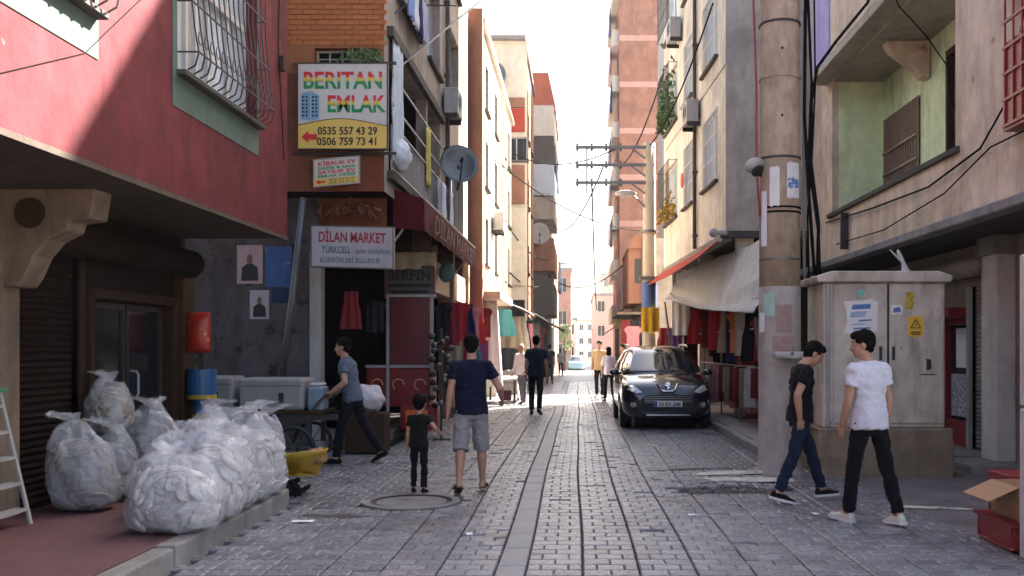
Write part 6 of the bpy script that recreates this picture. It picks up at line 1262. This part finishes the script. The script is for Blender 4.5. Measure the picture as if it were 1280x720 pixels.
ctb = thing('market_table', 'low stall table covered with a white sheet in the sun', 'table', (-2.2, 28.5, 0)); m = MB(); m.box(-2.75, -1.75, 27.6, 29.5, .68, .74); m.build('table_top', m_white, ctb, bevel=.01)
m = MB()
for x in (-2.7, -1.85):
    for y in (27.65, 29.4): m.box(x, x + .06, y, y + .06, 0, .68)
m.build('legs', m_wood, ctb); sheet('cloth', (-1.73, 27.6, .75), (0, 1.9, 0), (.03, 0, -.6), cl('drapewhite', (.78, .76, .72)), '', '', .03, 5, par=ctb)
for k, (x, y, z) in enumerate(((-2.7, 33.0, 0), (-2.7, 33.0, .42), (-2.55, 34.2, 0), (-2.55, 34.2, .42), (-2.5, 35.6, 0))):
    t = thing('market_crate', ['grey crate at the bottom of the nearer stall stack', 'grey crate on top of the nearer stall stack', 'grey crate at the bottom of the farther stall stack', 'grey crate on top of the farther stall stack', 'single grey crate past the stacked ones'][k], 'crate', (x, y, z), group='crates at the shaded left shops'); m = MB()
    m.box(x, x + .7, y, y + .03, z, z + .4); m.box(x, x + .7, y + .6, y + .63, z, z + .4); m.box(x, x + .03, y + .03, y + .6, z, z + .4); m.box(x + .67, x + .7, y + .03, y + .6, z, z + .4); m.box(x + .03, x + .67, y + .03, y + .6, z, z + .03); m.build('walls', M('crate_grey', (.2, .18, .17), .8), t)
    m = MB()
    for j in range(12): m.ball((x + rnd.uniform(.1, .6), y + rnd.uniform(.1, .5), z + .36), .07, 8, 6)
    m.build('goods', [M('fruit_red', (.35, .05, .04), .5), M('fruit_grey', (.3, .27, .22), .7)][k % 2], t, smooth=True)
right = [(3.35, 17.2, 2.15, .5, .8, 'maroon', 'maroon dress nearest the pole under the tarpaulin'), (3.3, 18.0, 2.25, .5, .9, 'black', 'black dress under the tarpaulin beside the maroon one'), (3.3, 18.8, 2.3, .5, .85, 'beige', 'beige top under the tarpaulin in the middle'), (3.3, 19.6, 2.35, .5, .85, 'orange', 'orange-brown top under the tarpaulin'), (3.25, 20.6, 2.4, .5, .9, 'tan', 'tan top under the tarpaulin past the orange one'), (3.2, 21.8, 2.45, .5, .9, 'red', 'red dress hanging deep under the tarpaulin'), (3.15, 23.0, 2.5, .5, .9, 'maroon', 'maroon top hanging deep under the tarpaulin'), (3.05, 24.5, 2.6, .55, .9, 'red', 'red top behind the car roof'),
         (2.85, 26.5, 2.85, .55, .9, 'white', 'white and navy top at the far tarpaulin corner'), (2.8, 27.4, 2.1, .5, .7, 'purple', 'purple top low behind the car'), (2.62, 28.6, 2.2, .6, .8, 'maroon', 'maroon cloth hanging below the yellow one on the slim pole'), (2.25, 29.65, 2.85, .62, .75, 'yellow', 'yellow cloth tied round the slim concrete pole'), (1.9, 33, 2.35, .6, 1.0, 'pink', 'pink shirt hanging left of the slim pole'), (2.1, 35, 2.6, .6, 1.1, 'black', 'black coat hanging at the dark right shops'), (2.0, 38, 2.7, .6, 1.2, 'maroon', 'dark maroon rug at the far right shops')]
for i, (x, y, z, w_, h, c, lab) in enumerate(right): garment((x, y, z), w_, h, rnd.uniform(-.4, .2), gm(c), lab, i % 3, seed=i + 20)
rb = thing('goods_rail', 'long metal clothes rail on the pavement under the tarpaulin', 'rail', (3.3, 18, .12)); m = MB()
for z in (1.25, 1.95, 2.5): m.bar((3.25, 16.6, z), (3.1, 24.5, z), .025)
for y in (16.6, 19, 21.5, 24.4): m.bar((3.22, y, .12), (3.22, y, 2.6), .03)
m.build('tubes', m_grey, rb)
for i in range(22):
    y = 16.9 + i * .25; garment((3.12 + rnd.uniform(-.04, .04), y, 1.2 + rnd.uniform(-.06, .05)), rnd.uniform(.26, .4), .7 + rnd.uniform(-.2, .15), R(-60) + rnd.uniform(-.3, .3), cl('low_' + ['maroon', 'beige', 'pink', 'red', 'tan', 'white', 'maroon', 'grey'][(i * 5) % 8], tuple(.45 * q for q in GC[['maroon', 'beige', 'pink', 'red', 'tan', 'white', 'maroon', 'grey'][(i * 5) % 8]])), ['maroon', 'beige', 'pink', 'red', 'tan', 'white', 'maroon', 'grey'][(i * 5) % 8] + ' garment folded on the low rail under the tarpaulin', 2, 'garment', 'garments on the low rail under the tarpaulin', i)
for k, (x, y, w_, hh_, mt, lab) in enumerate(((3.5, 20.0, .7, .7, m_redpaint, 'red stall counter under the tarpaulin behind the low rail'), (3.9, 22.5, .8, 1.0, m_wood, 'brown stall counter deeper under the tarpaulin'))):
    m = MB(); m.box(x, x + w_, y, y + 1.6, .121, .12 + hh_); tag(m.build('stall_counter', mt, bevel=.01), lab, 'counter')

# ---------------------------------------------------------------- air
hm = bpy.data.materials.new('haze'); hm.use_nodes = True; hn = hm.node_tree.nodes; hn.remove(hn['Principled BSDF'])
pv = hn.new('ShaderNodeVolumePrincipled'); pv.inputs['Color'].default_value = (.95, .95, .95, 1); pv.inputs['Density'].default_value = .0004; pv.inputs['Anisotropy'].default_value = .25
hm.node_tree.links.new(pv.outputs[0], hn['Material Output'].inputs['Volume'])
m = MB(); m.box(-410, 410, -110, 510, -2.2, 31.5); hz = m.build('haze', hm); hz['kind'] = 'stuff'; tag(hz, 'thin pale haze filling the street air', 'haze')

# ---------------------------------------------------------------- air conditioners, drainpipes, more stall goods
def ac_unit(F, u, z, label):
    t = thing('air_conditioner', label, 'air conditioner', fp(F, u + .4, z, .2)); m = MB(); m.fbox(F, u, u + .8, z, z + .55, .06, .36); m.build('casing', m_whited, t, bevel=.015)
    m = MB(); c = fp(F, u + .3, z + .28, .362)
    for r in (.08, .14, .2): m.tube([c + F[1] * r * math.cos(a) + V((0, 0, r * math.sin(a))) for a in [k * math.pi / 8 for k in range(17)]], .008, 5)
    m.build('fan_grille', m_iron, t)
    for q in (.05, .7): m = MB(); m.fbox(F, u + q, u + q + .05, z - .1, z, 0, .34); m.build('bracket', m_iron, t)
ac_unit(FD, 3.1, 7.2, 'air conditioner on the cream house between the first barred windows')
ac_unit(FD, 5.9, 10.2, 'air conditioner high on the cream house front')
ac_unit(FS, 20.4, 6.6, 'air conditioner on the beige wall past the first-floor balcony')
FCc = FR((-2.62, 0, 0), (0, 1, 0), (1, 0, 0))
ac_unit(FCc, 29.2, 5.2, 'air conditioner on the sunlit cream house')
def drain(F, u, z0, z1, label, mt=None):
    m = MB(); m.tube([fp(F, u, z0, .07), fp(F, u, z1, .07)], .05, 10)
    for k in range(int((z1 - z0) / 1.6) + 1): m.fbox(F, u - .065, u + .065, z0 + .3 + 1.6 * k, z0 + .36 + 1.6 * k, 0, .125)
    tag(m.build('drainpipe', mt or m_concd, smooth=False), label, 'pipe')
drain(FD, 3.6, 4.1, 18, 'grey drainpipe down the cream house between the window rows'); drain(FS, 20.9, 4.0, 12, 'drainpipe down the beige wall beside the dish'); drain(FCc, 32.9, 3.3, 10.3, 'drainpipe down the middle of the sunlit cream house', m_cplast)
more = [(-2.75, 19.3, 2.5, .45, .8, 'black', 'black dress hanging just past the cooler rack'), (-2.7, 20.1, 2.55, .45, .9, 'maroon', 'maroon dress hanging past the black one'), (-2.65, 20.7, 1.75, .4, .7, 'tan', 'tan skirt hanging low beside the maroon dress'), (-2.6, 23.0, 1.75, .45, .75, 'white', 'white top hanging low at the left clothes stall'), (-2.6, 24.2, 1.75, .45, .75, 'teal', 'teal top hanging low at the left clothes stall'), (-2.55, 25.3, 1.8, .45, .8, 'purple', 'purple top hanging low by the brick edge'),
        (-2.4, 33.4, 1.6, .7, .8, 'black', 'black coat hanging low behind the crates'), (-2.2, 38.2, 2.7, .8, 1.5, 'black', 'long black coat at the far left shops'), (-2.0, 42.0, 2.7, .8, 1.5, 'grey', 'grey blanket at the far left shops'), (-1.9, 44.5, 2.6, .9, 1.6, 'maroon', 'maroon blanket at the far left shops'), (-3.6, 15.25, 2.5, .35, .6, 'maroon', 'maroon bag hanging inside the market doorway'), (-3.25, 15.4, 2.35, .3, .5, 'black', 'black bag hanging inside the market doorway'),
        (3.5, 17.6, 2.3, .6, 1.1, 'black', 'long black robe under the near tarpaulin edge'), (3.45, 19.2, 2.35, .6, 1.1, 'maroon', 'long maroon robe behind the beige top'), (3.4, 20.2, 2.4, .6, 1.1, 'navy', 'navy robe behind the orange top'), (3.3, 22.4, 2.5, .6, 1.1, 'black', 'black robe deep under the tarpaulin'), (2.2, 39.5, 2.6, .7, 1.3, 'navy', 'navy blanket at the dark right shops'), (2.1, 41.5, 2.5, .7, 1.2, 'tan', 'tan blanket at the dark right shops')]
for i, (x, y, z, w_, h, c, lab) in enumerate(more): garment((x, y, z), w_, h, rnd.uniform(-.3, .3), gm(c), lab, i % 3, seed=i + 60)
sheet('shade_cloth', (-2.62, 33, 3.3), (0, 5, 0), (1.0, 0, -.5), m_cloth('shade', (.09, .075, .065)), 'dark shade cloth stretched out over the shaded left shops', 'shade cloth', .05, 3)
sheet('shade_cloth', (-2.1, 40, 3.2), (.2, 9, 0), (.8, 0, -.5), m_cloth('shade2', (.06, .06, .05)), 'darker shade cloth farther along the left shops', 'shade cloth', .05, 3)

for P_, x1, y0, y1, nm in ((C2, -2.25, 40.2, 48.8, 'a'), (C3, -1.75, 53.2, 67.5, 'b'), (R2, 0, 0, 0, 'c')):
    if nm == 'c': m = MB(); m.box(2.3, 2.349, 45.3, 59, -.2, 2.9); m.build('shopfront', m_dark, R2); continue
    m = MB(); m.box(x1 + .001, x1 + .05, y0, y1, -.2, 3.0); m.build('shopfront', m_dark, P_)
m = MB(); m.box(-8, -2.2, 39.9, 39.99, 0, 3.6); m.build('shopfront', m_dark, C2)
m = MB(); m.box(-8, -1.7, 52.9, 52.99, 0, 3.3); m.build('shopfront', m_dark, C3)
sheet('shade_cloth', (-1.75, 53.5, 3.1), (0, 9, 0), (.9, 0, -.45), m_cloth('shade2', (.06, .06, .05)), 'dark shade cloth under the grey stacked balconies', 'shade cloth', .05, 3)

for k, (x, y, lab) in enumerate(((-.9, 8.2, 'small white paper scrap beside the drain strip'), (1.1, 9.1, 'crushed paper cup on the pavers in front of the car'), (.4, 12.6, 'pale scrap of paper in the middle of the street'), (2.3, 9.2, 'tiny paper scrap between the two men on the right'), (1.25, 15.6, 'white scrap lying near the front of the car'))):
    m = MB(); q = rnd.uniform(0, 3); m.grid(lambda u, v: V((x + (.09 * u - .045) * math.cos(q) - .05 * v * math.sin(q), y + (.09 * u - .045) * math.sin(q) + .05 * v * math.cos(q), .014 + .02 * abs(wob(u * 4, v * 4, k)))), 6, 4); tag(m.build('litter_scrap', m_paper, solid=.002), lab, 'litter')
